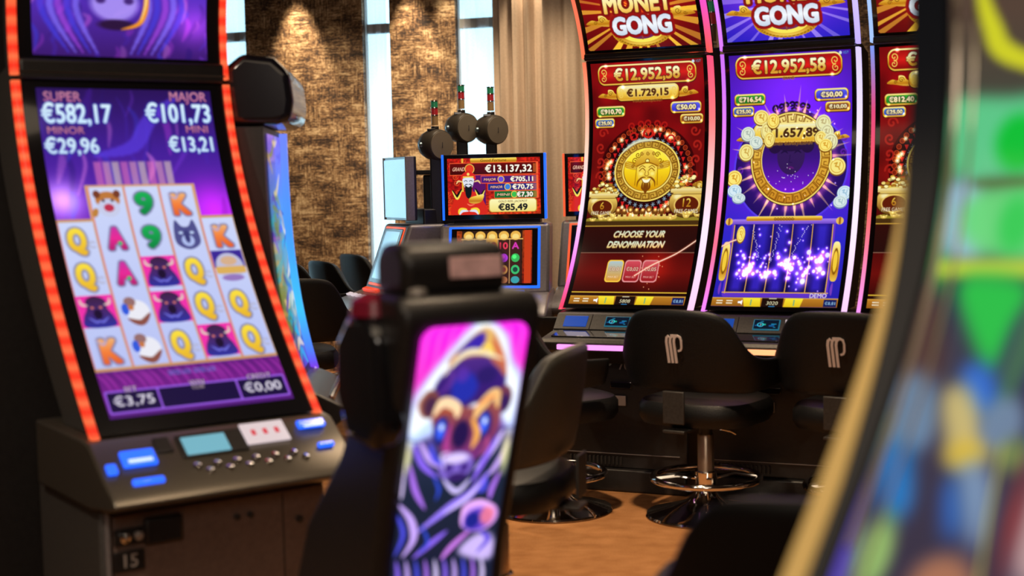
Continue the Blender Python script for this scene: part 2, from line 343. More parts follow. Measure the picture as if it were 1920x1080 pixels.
def gong_red(partial=False, green='€910,70'):
    w, h = 300, 556
    c = Cv(w, h, lambda x, y: VG(C8(150, 12, 16), C8(110, 8, 12), C8(120, 14, 12), C8(60, 8, 6))(x, y*1.4))
    nz = smooth_noise(h, w, 40, 40, 3); c.a *= (.75+.5*nz)[..., None]
    gx, gy = w*.505, h*.458
    # dark aureole with bead chains
    c.ell(gx, gy+4, w*.43, h*.205, C8(60, 4, 6)); c.ell(gx, gy+4, w*.41, h*.195, C8(38, 4, 8))
    for sg in (-1, 1):
        for k in range(6):
            curl(c, gx+sg*(w*.41+6*math.sin(k)), gy-90+k*34, 13, sg*(-1)**k, C8(165, 30, 22), 4.5, 1.1, k)
    for k in range(5): curl(c, gx-44+k*22, gy-h*.19-4*math.cos(k-2), 11, (-1)**k, C8(170, 22, 18), 4, 1.1, PI/2)
    rg = random.Random(4)
    for ring_r, n, sz in ((1.0, 46, 5.5), (.86, 40, 5), (.75, 34, 4.6)):
        for k in range(n):
            a = 2*PI*k/n; x = gx+w*.385*ring_r*math.cos(a); y = gy+4+h*.188*ring_r*math.sin(a)
            if ring_r == .86: c.poly([(x-sz, y-sz), (x+sz, y-sz), (x, y+sz*1.3)], C8(205, 30, 30))
            elif ring_r < .8: 
                for q in range(3): c.line([(x-5*math.cos(q*PI/3), y-5*math.sin(q*PI/3)), (x+5*math.cos(q*PI/3), y+5*math.sin(q*PI/3))], 1.2, C8(150, 185, 205))
            else: c.ell(x, y, sz, sz*.95, C8(120, 30, 12)); c.ring(x, y, sz, sz, 1.2, C8(200, 70, 30))
    for k in range(34):
        a = rg.uniform(PI*.72, PI*2.28) if k < 24 else rg.uniform(.3*PI, .7*PI); q = rg.uniform(.93, 1.04); x = gx+w*.365*q*math.cos(a); y = gy+4+h*.180*q*math.sin(a); r = rg.uniform(2.6, 4.6)
        c.glow(x, y, r*1.9, C8(255, 190, 70), .75)
        for q2 in range(4): an = q2*PI/4+k; c.line([(x-r*1.6*math.cos(an), y-r*1.6*math.sin(an)), (x+r*1.6*math.cos(an), y+r*1.6*math.sin(an))], 1.3, C8(255, 245, 190))
        c.ell(x, y, r*.7, r*.7, C8(255, 255, 235))
    c.ring(gx, gy-h*.155, 12, 9, 5, C8(200, 30, 20)); c.ell(gx, gy-h*.165, 6, 5, C8(230, 90, 50))
    for sx, sy in ((-.13, -.145), (.2, -.13)): c.ring(gx+w*sx, gy+h*sy, 9, 8, 4, C8(190, 30, 25))
    # gong
    c.ell(gx, gy, w*.29, h*.131, C8(90, 40, 5))
    key_ring(c, gx, gy, w*.284, h*.1275*1.0, 21, 22, C8(205, 160, 55), C8(110, 65, 10))
    c.ell(gx, gy-2, w*.205, h*.0900, VG(C8(255, 245, 90), C8(250, 215, 30), C8(215, 150, 10)))
    c.stroke([(gx-70, gy-42), (gx-30, gy-68), (gx+20, gy-70)], 9, C8(215, 230, 220), .7, 2)
    dk = C8(135, 80, 10); md = C8(190, 130, 15); lt = C8(255, 250, 150)
    for sg in (-1, 1):   # hat wings
        c.poly(spl([(gx+sg*18, gy-14), (gx+sg*56, gy-22), (gx+sg*58, gy-8), (gx+sg*30, gy-2)]), md, .8)
        for q in range(4): c.line([(gx+sg*24, gy-10+q*2), (gx+sg*56, gy-20+q*5)], 1, lt, .7)
        curl(c, gx+sg*34, gy-22, 8, sg, dk, 2); curl(c, gx+sg*26, gy-36, 7, -sg, dk, 2); curl(c, gx+sg*38, gy-10, 5, sg, dk, 1.6)
    c.poly(spl([(gx-30, gy-8), (gx-30, gy-24), (gx-19, gy-32), (gx-17, gy-44), (gx, gy-50), (gx+17, gy-44), (gx+19, gy-32), (gx+30, gy-24), (gx+30, gy-8), (gx, gy-16)]), VG(C8(250, 220, 90), C8(195, 135, 20)))
    for q in (-16, 0, 16): curl(c, gx+q, gy-40, 5, 1, dk, 1.5)
    c.ell(gx, gy-22, 6, 5.5, dk); c.ell(gx, gy-22, 4, 3.6, lt); c.line(spl([(gx-28, gy-10), (gx, gy-19), (gx+28, gy-10)], 6, False), 2, dk)
    c.poly(spl([(gx-25, gy-8), (gx, gy-15), (gx+25, gy-8), (gx+24, gy+12), (gx+14, gy+36), (gx, gy+46), (gx-14, gy+36), (gx-24, gy+12)]), VG(C8(250, 225, 100), C8(240, 205, 70), C8(215, 160, 30)))
    for sg in (-1, 1):
        c.line(spl([(gx+sg*5, gy+0), (gx+sg*12, gy-5), (gx+sg*20, gy+1)], 5, False), 2.2, dk); c.line(spl([(gx+sg*5, gy-7), (gx+sg*13, gy-11), (gx+sg*21, gy-6)], 5, False), 1.8, dk)
        c.stroke([(gx+sg*2, gy+16), (gx+sg*12, gy+17), (gx+sg*22, gy+26), (gx+sg*24, gy+38)], 4.5, dk)
        c.ell(gx+sg*15, gy+8, 5, 4, lt, .6, 2); c.line([(gx+sg*28, gy-6), (gx+sg*30, gy+34)], 2, dk, .7)
    c.line(spl([(gx-3, gy+2), (gx-5, gy+10), (gx, gy+13), (gx+5, gy+10), (gx+3, gy+2)], 5, False), 1.5, dk)
    for q in (-9, -4, 0, 4, 9): c.stroke([(gx+q, gy+27), (gx+q*1.1, gy+40), (gx+q*.4, gy+56-abs(q))], 5, C8(120, 62, 8))
    c.poly(spl([(gx-13, gy+19), (gx, gy+22), (gx+13, gy+19), (gx+7, gy+27), (gx, gy+29), (gx-7, gy+27)]), C8(255, 250, 215)); c.line(spl([(gx-13, gy+19), (gx-7, gy+28), (gx, gy+30), (gx+7, gy+28), (gx+13, gy+19)], 5, False), 1.6, dk)
    # pots and tray
    c.poly(spl([(w*.02, h*.655), (w*.3, h*.65), (w*.5, h*.662), (w*.7, h*.65), (w*.98, h*.655), (w*.9, h*.68), (w*.1, h*.68)]), C8(150, 130, 40))
    c.rrect(w*.5, h*.678, w, h*.02, 0, C8(70, 45, 15))
    for k in range(9): x = w*(.28+.055*k); c.ell(x, h*(.628+.008*math.sin(k*2.2)), 8, 8, C8(110, 60, 15)); c.glow(x, h*.622, 3.5, C8(255, 235, 160), .9)
    for k in range(12): x = w*(.22+.05*k); c.poly(spl([(x-11, h*.640), (x, h*.650), (x+11, h*.640), (x+8, h*.660), (x-8, h*.660)]), GOLD2)
    pot(c, w*.13, h*.575, 74, '6', 2); pot(c, w*.88, h*.563, 84, '12', 5)
    banner(c, w*.5, h*.052, w*.86, h*.075, VG(C8(150, 15, 15), C8(215, 30, 25), C8(120, 8, 10)), '€12.952,58', 26, VG(C8(255, 255, 250), C8(255, 245, 180), C8(215, 150, 40), C8(250, 220, 100)), C8(60, 15, 5), w*.58, ('GRAND', 5, 24))
    cloud(c, w*.20, h*.135, 20, -1); cloud(c, w*.80, h*.135, 20, 1)
    banner(c, w*.5, h*.130, w*.54, h*.055, VG(C8(235, 240, 220), C8(245, 205, 80), C8(210, 150, 30)), '€1.729,15', 16, C8(85, 45, 15), C8(250, 225, 130), w*.37, ('MONEY GONG JACKPOT', 5, 78))
    meters(c, green); igt(c)
    # denomination panel
    c.rrect(w*.5, h*.742, w*1.02, h*.11, 0, VG(C8(48, 12, 8), C8(38, 12, 10))); c.line([(0, h*.688), (w, h*.688)], 2, C8(215, 170, 60)); c.line([(0, h*.797), (w, h*.797)], 1, C8(190, 150, 120))
    tc = VG(C8(170, 240, 245), C8(240, 240, 200), C8(245, 190, 50)); to = C8(120, 60, 20)
    c.text('CHOOSE YOUR', w*.5, h*.722, 14, tc, w*.45, to, 1.3, 1.3, .35); c.text('DENOMINATION', w*.48, h*.764, 14, tc, w*.49, to, 1.3, 1.3, .35)
    c.rrect(w*.5, h*.875, w*1.02, h*.152, 0, VG(C8(80, 10, 8), C8(105, 14, 10), C8(55, 8, 6))); c.glow(w*.68, h*.85, 40, C8(120, 20, 10), .6)
    for k in range(60):
        x = w*(.66+RNG.normal()*.06); y = h*(.872+RNG.normal()*.03); c.ell(x, y, 1.1, 1.1, C8(255, 170, 120))
    for u, t, a, b in ((.335, '€0,01', C8(170, 200, 215), C8(225, 150, 40)), (.49, '€0,02', C8(215, 80, 95), C8(150, 20, 25)), (.645, '€0,05', C8(215, 90, 100), C8(150, 20, 25))):
        c.rrect(w*u, h*.870, w*.135+3, h*.082+3, 8, C8(250, 205, 70) if u < .4 else C8(230, 150, 150)); c.rrect(w*u, h*.870, w*.128, h*.078, 7, VG(a, b))
        c.text(t, w*u, h*.862, 8, C8(255, 235, 200), w*.105, C8(90, 15, 15), 1, .7); c.text('MAX BET', w*u, h*.893, 4, C8(250, 220, 200), w*.09, None, 0, .2)
    c.line([(0, h*.953), (w, h*.953)], 2, C8(235, 195, 60)); c.rrect(w*.5, h*.962, w*1.02, h*.012, 0, C8(35, 8, 6))
    tr = spl([(w*.52, h*.888), (w*.66, h*.845), (w*.85, h*.80), (w*1.02, h*.742)], 10, False)
    c.line(tr, 5, C8(255, 120, 80), .55, 4); c.line(tr, 2.6, C8(255, 215, 190))  # reflected light trail painted across the screen picture
    toolbar(c, '5808'); return c
def gong_purple():
    w, h = 300, 556; gx, gy = w*.513, h*.425
    c = Cv(w, h, lambda x, y: VG(C8(50, 18, 130), C8(70, 25, 190), C8(80, 30, 200), C8(45, 40, 200), C8(40, 30, 170))(x, y))
    c.glow(gx, h*.10, 150, C8(70, 20, 110), .8, 90)
    c.ell(gx, gy+18, w*.47, h*.235, C8(70, 55, 215)); c.ell(gx, gy+18, w*.455, h*.228, C8(18, 12, 75)); 
    c.glow(gx, gy, 110, C8(110, 20, 130), .8)
    for k in range(7): curl(c, gx-39+k*13, gy-h*.21-4*math.cos((k-3)*.8), 9, (-1)**k, C8(28, 10, 60), 5, 1.1, PI/2)
    for sg in (-1, 1):
        for k in range(3): curl(c, gx+sg*w*.42, gy-45+k*34, 9, sg*(-1)**k, C8(90, 25, 160), 4, 1.1, k)
    rg = random.Random(8)
    for k in range(30):
        a = 2*PI*(k+rg.uniform(-.3, .3))/30; r1 = rg.uniform(1.25, 1.65); q = .035
        c.poly([(gx+w*.33*math.cos(a-q), gy+h*.187*math.sin(a-q)), (gx+w*.33*r1*math.cos(a), gy+h*.187*r1*math.sin(a)), (gx+w*.33*math.cos(a+q), gy+h*.187*math.sin(a+q))], C8(255, 200, 150), rg.uniform(.4, .85))
        c.glow(gx+w*.35*math.cos(a), gy+h*.2*math.sin(a), 8, C8(230, 120, 120), .5)
    c.ell(gx, gy, w*.335, h*.190, C8(60, 30, 20))
    key_ring(c, gx, gy, w*.325, h*.184, 26, 26, VG(C8(250, 235, 150), C8(225, 175, 60), C8(200, 130, 30)), C8(125, 70, 10))
    c.ell(gx, gy, w*.238, h*.137, VG(C8(30, 12, 60), C8(60, 20, 130), C8(120, 25, 215)))
    c.ell(gx, gy-8, 34, 44, C8(52, 26, 88)); c.ell(gx, gy-40, 46, 24, C8(36, 16, 62)); c.ell(gx-40, gy-28, 16, 16, C8(36, 16, 62)); c.ell(gx+40, gy-28, 16, 16, C8(36, 16, 62))
    for sg in (-1, 1): c.stroke([(gx+sg*8, gy-12), (gx+sg*16, gy-17), (gx+sg*25, gy-12)], 4, C8(30, 14, 60)); c.line(spl([(gx+sg*8, gy-24), (gx+sg*17, gy-29), (gx+sg*27, gy-22)], 5, False), 1.6, C8(32, 14, 62))
    c.stroke([(gx-8, gy+22), (gx, gy+20), (gx+8, gy+22)], 5, C8(90, 25, 110)); c.line([(gx-2, gy-8), (gx-4, gy+8), (gx+3, gy+9)], 1.4, C8(34, 16, 66))
    for k in range(26): c.ell(gx+rg.gauss(0, 34), gy+40+rg.gauss(0, 18), .9, .9, W_)
    cloud(c, gx-w*.335, gy-h*.085, 17, -1); cloud(c, gx+w*.345, gy-h*.085, 17, 1)
    banner(c, gx, gy-h*.105, w*.62, h*.070, VG(C8(240, 245, 225), C8(245, 210, 80), C8(215, 155, 30)), '€1.657,89', 19, C8(70, 38, 15), C8(250, 225, 130), w*.44, ('MONEY GONG JACKPOT', 7, 104))
    for x, y, rx, ry, p in ((.15, .32, 17, 16, .75), (.26, .255, 19, 17, .1), (.30, .31, 12, 20, .25), (.36, .27, 15, 17, 0), (.22, .355, 16, 14, .8), (.14, .395, 18, 19, .2), (.33, .345, 13, 17, .1), (.05, .50, 19, 18, 0), (.77, .285, 18, 18, .45), (.80, .325, 16, 20, .5), (.75, .345, 14, 15, .1), (.83, .36, 17, 18, .5), (.79, .375, 16, 14, 0), (.89, .46, 20, 19, .1), (.06, .55, 17, 14, 1), (.10, .58, 16, 11, .9), (.96, .565, 17, 15, 1), (.93, .60, 16, 13, .9)):
        coin(c, w*x, h*y, rx, ry, 0, p)
    for k in range(30): c.glow(gx+rg.gauss(0, w*.25), gy+rg.gauss(0, h*.15), 1.6, C8(255, 230, 255), .9)
    banner(c, w*.49, h*.052, w*.86, h*.082, VG(C8(150, 15, 15), C8(225, 30, 25), C8(130, 8, 10)), '€12.952,58', 28, VG(C8(255, 255, 250), C8(255, 245, 180), C8(215, 150, 40), C8(250, 220, 100)), C8(60, 15, 5), w*.60, ('GRAND', 6, 28))
    meters(c, '€716,54', -.025); igt(c)
    # reels scroll
    c.rrect(w*.49, h*.822, w*.84, h*.285, 6, C8(95, 50, 200)); c.rrect(w*.49, h*.815, w*.80, h*.262, 0, VG(C8(30, 18, 120), C8(28, 14, 105), C8(18, 10, 70)))
    for k in range(5):
        cx = w*(.17+.16*k); c.rrect(cx, h*.815, w*.085, h*.255, 8, VG(C8(60, 45, 205), C8(45, 30, 180), C8(60, 40, 200)), .9, 14)
    for k in range(1, 5): c.line([(w*(.09+.16*k), h*.685), (w*(.09+.16*k), h*.945)], 2, C8(215, 160, 70))
    for u in (.09, .89): c.line([(w*u, h*.69), (w*u, h*.95)], 2.5, C8(225, 170, 70))
    c.line([(w*.07, h*.948), (w*.91, h*.948)], 2, C8(225, 170, 70))
    c.rrect(w*.49, h*.676, w*.92, 11, 5, VG(C8(190, 150, 250), C8(90, 50, 190))); c.rrect(w*.49, h*.664, w*.62, 10, 4, GOLD)
    for q in range(-3, 4): curl(c, w*.49+q*7, h*.665, 4, 1, C8(120, 70, 10), 1.3)
    for u in (.04, .94): c.ell(w*u, h*.675, 9, 8, C8(235, 190, 90)); c.rrect(w*u, h*.675, 5, 16, 2, C8(160, 100, 30))
    for u in (.045, .935):
        c.poly(spl([(w*u, h*.755), (w*u+9, h*.775), (w*u+9, h*.885), (w*u, h*.905), (w*u-9, h*.885), (w*u-9, h*.775)], 4), GOLD); c.ell(w*u, h*.83, 5, h*.045, C8(245, 205, 60)); c.ring(w*u, h*.83, 6, h*.045, 1.4, C8(130, 80, 10))
        c.stroke([(w*u, h*.91), (w*u-1, h*.935), (w*u, h*.955)], 6, C8(120, 60, 190))
    for k in range(120):
        x = w*(.10+.78*rg.random()); y = h*(.86+rg.gauss(0, .035)); r = abs(rg.gauss(0, 2.4))+.8
        if k % 5 == 0: y = h*(.70+.2*rg.random()); r *= .6
        c.glow(x, y, r*1.8, C8(190, 90, 255), .7); c.ell(x, y, r, r, C8(240, 235, 255), 1, .6)
    for x, y in ((.24, .87), (.40, .885), (.55, .83), (.70, .905), (.82, .86)): c.glow(w*x, h*y, 12, C8(220, 150, 255), .7); c.ell(w*x, h*y, 6, 6, W_, 1, 2)
    for (x0, y0, x1, y1) in ((.24, .69, .33, .83), (.47, .69, .42, .84), (.70, .69, .55, .84)):
        for k in range(26): t = k/26; c.ell(w*(x0+(x1-x0)*t+rg.gauss(0, .008)), h*(y0+(y1-y0)*t), 1, 1, C8(230, 215, 255))
    tr = spl([(-2, h*.775), (w*.07, h*.755), (w*.15, h*.742)], 8, False); c.line(tr, 5, C8(255, 120, 80), .6, 4); c.line(tr, 2.6, C8(255, 220, 190)); coin(c, w*.15, h*.725, 10, 18)  # tr continues the painted light-trail reflection on this screen
    c.text('DEMO', w*.84, h*.957, 9, C8(250, 245, 255), w*.13, C8(60, 30, 120), 1, .8)
    toolbar(c, '3020'); return c
def gong_top(purple=False):
    w, h = 300, 250
    c = Cv(w, h, (lambda x, y: VG(C8(60, 30, 190), C8(85, 35, 205), C8(40, 30, 190))(x, y)) if purple else (lambda x, y: VG(C8(160, 8, 18), C8(135, 6, 16), C8(95, 8, 12))(x, y)))
    cx, cy = w*.5, h*.605
    if purple: c.rays(cx, cy, 20, 220, 26, C8(205, 185, 255), .65, .35, .85, seed=3); c.glow(cx, cy, 90, C8(120, 60, 120), .6)
    else: c.rays(cx, cy, 20, 220, 26, C8(255, 205, 60), .95, .46, .85, seed=5); c.glow(cx, cy, 70, C8(200, 120, 10), .6)
    # little gong behind the letters
    for k in range(24): a = PI*k/23; c.ell(cx+72*math.cos(a), cy+52+36*math.sin(a)-0, 8, 7, C8(200, 145, 30)); curl(c, cx+72*math.cos(a), cy+52+36*math.sin(a), 4, 1, C8(110, 70, 10), 1.2)
    c.ell(cx, cy+48, 70, 42, GOLD); c.ell(cx, cy+48, 60, 35, C8(250, 235, 90)); c.ell(cx, cy+46, 46, 28, C8(110, 40, 90)); c.ell(cx, cy+40, 38, 24, C8(245, 225, 90)); c.rrect(cx, cy+62, 4, 26, 0, C8(140, 70, 60))
    cloud(c, cx-88, cy+22, 26, -1); cloud(c, cx+88, cy+10, 26, 1)
    mt = VG(C8(255, 255, 230), C8(255, 235, 150), C8(235, 170, 50)); gt = VG(C8(200, 215, 235), C8(245, 250, 255), C8(190, 205, 225)); ot = C8(150, 15, 18)
    c.rrect(cx+2, cy+36, 152, 50, 10, ot, 1, 1)
    c.text('MONEY', cx, cy-22, 46, mt, 176, C8(130, 15, 15), 7, 3.2, .05); c.text('MONEY', cx, cy-22, 46, mt, 176, C8(70, 8, 8), 1.6, 3.0, .05)
    c.text('GONG', cx+2, cy+36, 44, gt, 150, ot, 8, 4.2); c.text('GONG', cx+2, cy+36, 44, gt, 150, C8(90, 20, 30), 1.8, 4.0)
    return c
def buffalo_bg(c, seed=2):
    w, h = c.w, c.h; rg = random.Random(seed)
    for k in range(90):
        x = rg.random()*w; y = rg.random()*h; L = h*rg.uniform(.08, .2); b = rg.uniform(-.6, .2)
        col = rg.choice([C8(130, 60, 225), C8(70, 40, 180), C8(180, 60, 215), C8(40, 20, 110), C8(60, 60, 215), C8(215, 120, 225)])
        c.stroke([(x, y), (x+b*L*.5+6, y+L*.4), (x+b*L+rg.uniform(-8, 8), y+L)], rg.uniform(3, 11)*w/240, col, rg.uniform(.25, .6), 3)
def bison_icon(c, x, y, s):
    c.rrect(x, y, s*1.12, s*1.05, 0, C8(240, 50, 170)); c.poly(spl([(x-s*.42, y+s*.5), (x-s*.46, y+s*.2), (x-s*.30, y-s*.1), (x-s*.28, y-s*.38), (x, y-s*.5), (x+s*.3, y-s*.36), (x+s*.32, y-s*.08), (x+s*.46, y+s*.2), (x+s*.44, y+s*.5)]), VG(C8(60, 30, 60), C8(70, 40, 110), C8(40, 50, 170)))
    for sg in (-1, 1): c.stroke([(x+sg*s*.25, y-s*.2), (x+sg*s*.42, y-s*.25), (x+sg*s*.45, y-s*.42)], s*.09, C8(225, 200, 190)); c.ell(x+sg*s*.13, y-s*.12, s*.05, s*.04, C8(220, 120, 110))
    c.ell(x, y+s*.10, s*.13, s*.16, C8(30, 15, 50)); c.stroke([(x-s*.3, y+s*.2), (x-s*.1, y+s*.35), (x, y+s*.3)], s*.07, C8(110, 110, 220)); c.stroke([(x+s*.3, y+s*.2), (x+s*.1, y+s*.35), (x, y+s*.3)], s*.07, C8(110, 110, 220))
def letter(c, t, x, y, s, cols, small=None):
    c.text(t, x, y, s*.62, VG(*cols), s*.42, C8(120, 120, 165), s*.06, s*.06)
    if small: c.text(small, x+s*.36, y+s*.12, s*.28, C8(190, 190, 215), s*.2, C8(140, 140, 170), .8, .5)
def buffalo_main():
    w, h = 250, 480; c = Cv(w, h, lambda x, y: VG(C8(42, 18, 88), C8(66, 30, 150), C8(100, 40, 180), C8(190, 40, 190), C8(120, 40, 170), C8(80, 30, 120))(x, y))
    buffalo_bg(c); c.glow(w*.06, h*.36, 26, C8(240, 200, 220), .7); c.glow(w*.9, h*.40, 40, C8(200, 10, 150), .6)
    for k in range(9): c.rrect(w*(.28+.05*k), h*.29, w*.04, h*.10, 0, C8(245, 130+10*(k % 3)*5, 190), .55, 2)
    c.stroke([(w*.28, h*.22), (w*.5, h*.19), (w*.62, h*.10), (w*.8, h*.02)], 22, C8(90, 60, 225), .7, 4); c.stroke([(w*.05, h*.2), (w*.2, h*.14), (w*.3, 0)], 18, C8(60, 25, 130), .8, 4)
    red = VG(C8(235, 165, 170), C8(185, 95, 150)); wh = VG(C8(225, 250, 255), C8(190, 225, 255)); o = C8(50, 40, 160)
    c.text('SUPER', w*.14, h*.028, 15, red, w*.20, C8(40, 20, 90), 1.5, 1); c.text('MAJOR', w*.86, h*.022, 15, red, w*.22, C8(40, 20, 90), 1.5, 1)
    c.text('€582,17', w*.21, h*.082, 29, wh, w*.38, o, 2.5, 1.6); c.text('€101,73', w*.79, h*.078, 29, wh, w*.38, o, 2.5, 1.6)
    c.text('MINOR', w*.14, h*.137, 11, red, w*.20, C8(40, 20, 90), 1.2, .8); c.text('MINI', w*.89, h*.132, 11, red, w*.13, C8(40, 20, 90), 1.2, .8)
    c.text('€29,96', w*.16, h*.187, 23, wh, w*.29, o, 2.2, 1.4); c.text('€13,21', w*.84, h*.183, 23, wh, w*.26, o, 2.2, 1.4)
    y0 = h*.43; ch = h*.1085; cw = w*.2; pale = VG(C8(205, 215, 250), C8(185, 195, 245))
    c.rrect(w*.5, y0+2*ch, w*1.0, 4*ch+8, 0, C8(205, 150, 90)); c.rrect(w*.5, y0-ch*.5, cw*3+6, ch+6, 0, C8(215, 160, 110))
    for i in range(5):
        n = 5 if 0 < i < 4 else 4; yt = y0+(4-n)*ch
        c.rrect(cw*(i+.5), yt+n*ch/2, cw-3, n*ch, 0, pale); c.line([(cw*i+1, yt), (cw*i+1, y0+4*ch)], 1.6, C8(225, 120, 120))
    Qc = (C8(255, 235, 70), C8(230, 170, 40)); Kc = (C8(235, 205, 150), C8(245, 130, 60), C8(220, 80, 40)); Ac = (C8(180, 60, 170), C8(235, 40, 150), C8(150, 30, 90)); Nc = (C8(30, 190, 90), C8(10, 120, 60))
    grid = [['Q', 'Q', 'B', 'K'], ['C', 'A', 'A', 'E', 'E'], ['9', '9', 'B', 'B', 'Q'], ['K', 'W', 'Q', 'Q', 'B'], ['K', 'G', 'Q', 'Q']]
    for i, colm in enumerate(grid):
        for j, t in enumerate(colm):
            x = cw*(i+.5); y = y0+(j+4-len(colm)+.5)*ch; s = cw
            if t == 'B': bison_icon(c, x, y, s*.86)
            elif t == 'Q': letter(c, 'Q', x-3, y, s, Qc, 'c')
            elif t == 'K': letter(c, 'K', x+2, y+3, s, Kc); c.stroke([(x-14, y-14), (x-4, y-6), (x+2, y-18)], 3, C8(190, 170, 200))
            elif t == 'A': letter(c, 'A', x, y, s, Ac); c.ell(x+4, y+8, 3, 3, C8(60, 190, 120))
            elif t == '9': letter(c, '9', x, y, s, Nc)
            elif t == 'C':
                c.ell(x, y-6, 17, 13, C8(190, 120, 60)); c.ell(x, y+6, 15, 14, C8(200, 205, 235)); c.ell(x, y+6, 7, 6, C8(190, 50, 80)); c.ell(x-14, y-15, 5, 6, C8(120, 60, 40)); c.ell(x+14, y-15, 5, 6, C8(120, 60, 40)); c.stroke([(x-18, y+8), (x-22, y+18)], 8, C8(190, 130, 60)); c.ell(x-6, y-5, 2, 2, C8(40, 20, 30)); c.ell(x+6, y-5, 2, 2, C8(40, 20, 30))
            elif t == 'W':
                c.poly(spl([(x-18, y-2), (x-13, y-24), (x-5, y-14), (x+5, y-14), (x+13, y-24), (x+18, y-2), (x+16, y+14), (x, y+22), (x-16, y+14)], 4), C8(80, 80, 140)); c.ell(x, y+8, 9, 9, C8(175, 190, 240)); c.ell(x, y+2, 4, 10, C8(60, 60, 120)); c.ell(x-8, y-4, 3, 2, C8(200, 220, 255)); c.ell(x+8, y-4, 3, 2, C8(200, 220, 255))
            elif t == 'E':
                c.ell(x+3, y+4, 16, 16, C8(235, 235, 245)); c.ell(x-5, y-10, 8, 7, C8(150, 110, 110)); c.stroke([(x-12, y+14), (x+4, y+20), (x+18, y+8)], 8, C8(140, 80, 70)); c.ell(x-13, y, 5, 8, C8(50, 90, 220)); c.ell(x-5, y-2, 4, 4, C8(200, 120, 70))
            elif t == 'G':
                c.rrect(x, y-ch*.25, cw*.9, ch*.5, 0, C8(60, 40, 150)); c.ell(x, y-2, 20, 20, C8(190, 190, 220)); c.rrect(x, y+4, 44, 11, 3, C8(220, 175, 90)); c.ell(x, y+16, 16, 5, C8(150, 120, 190)); c.ell(x, y-10, 12, 7, C8(215, 175, 140))
    yb = y0+4*ch
    c.rrect(w*.5, (yb+h)/2+3, w*1.02, h-yb-4, 0, VG(C8(95, 25, 120), C8(120, 30, 140), C8(70, 25, 110)))
    for k in range(24): x = rg_u(k)*w; c.stroke([(x, yb+6), (x+8, yb+16), (x+14, yb+30)], 4, C8(190, 60, 190), .5, 2)
    c.text('GOOD LUCK  GOOD LUCK', w*.5, yb+13, 6, C8(90, 150, 235), w*.26, None, 0, .6)
    for u, ww, t1, t2 in ((.15, .26, 'BET', '€3,75'), (.5, .42, 'WIN', None), (.85, .26, 'CREDIT', '€0,00')):
        c.rrect(w*u, h*.957, w*ww+5, h*.052+5, 3, C8(150, 90, 225)); c.rrect(w*u, h*.957, w*ww, h*.052, 2, C8(25, 12, 60)); c.text(t1, w*u, h*.925, 7, C8(230, 210, 230), None, C8(50, 20, 80), 1.2, .6)
        if t2: c.text(t2, w*u, h*.955, 12, C8(240, 235, 245), w*ww*.8, None, 0, 1.0)
        else: c.text('€0,00', w*u, h*.937, 5, C8(230, 210, 190), None, None, 0, .6)
    return c
def rg_u(k): return (k*0.61803) % 1
def buffalo_top():
    w, h = 250, 240; c = Cv(w, h, VGf(C8(60, 30, 140), C8(90, 50, 200), C8(60, 25, 110)))
    buffalo_bg(c, 9); c.ell(w*.45, h*.40, 56, 66, C8(70, 45, 160), .9, 10); c.ell(w*.46, h*.62, 34, 30, C8(175, 150, 250), .9, 8); c.ell(w*.47, h*.77, 26, 9, C8(45, 20, 60), 1, 3); c.ell(w*.38, h*.60, 7, 6, C8(70, 40, 120), 1, 3); c.ell(w*.54, h*.60, 7, 6, C8(70, 40, 120), 1, 3)
    for sg in (-1, 1):
        for k in range(5): c.stroke([(w*.45+sg*(34+k*12), h*.35), (w*.45+sg*(52+k*12), h*.65), (w*.45+sg*(24+k*10), h*.97)], 9, [C8(130, 110, 250), C8(70, 60, 220), C8(160, 70, 220)][k % 3], .75, 3)
    o = C8(245, 150, 40); c.stroke([(w*.56, h*.30), (w*.64, h*.55), (w*.61, h*.74), (w*.50, h*.80)], 8, o, 1, 2); c.stroke([(w*.56, h*.30), (w*.64, h*.55), (w*.61, h*.74)], 3, C8(255, 220, 140)); c.glow(w*.93, h*.75, 30, C8(120, 40, 120), .7)
    return c
def VGf(*cs): g = VG(*cs); return lambda x, y: g(x, y)
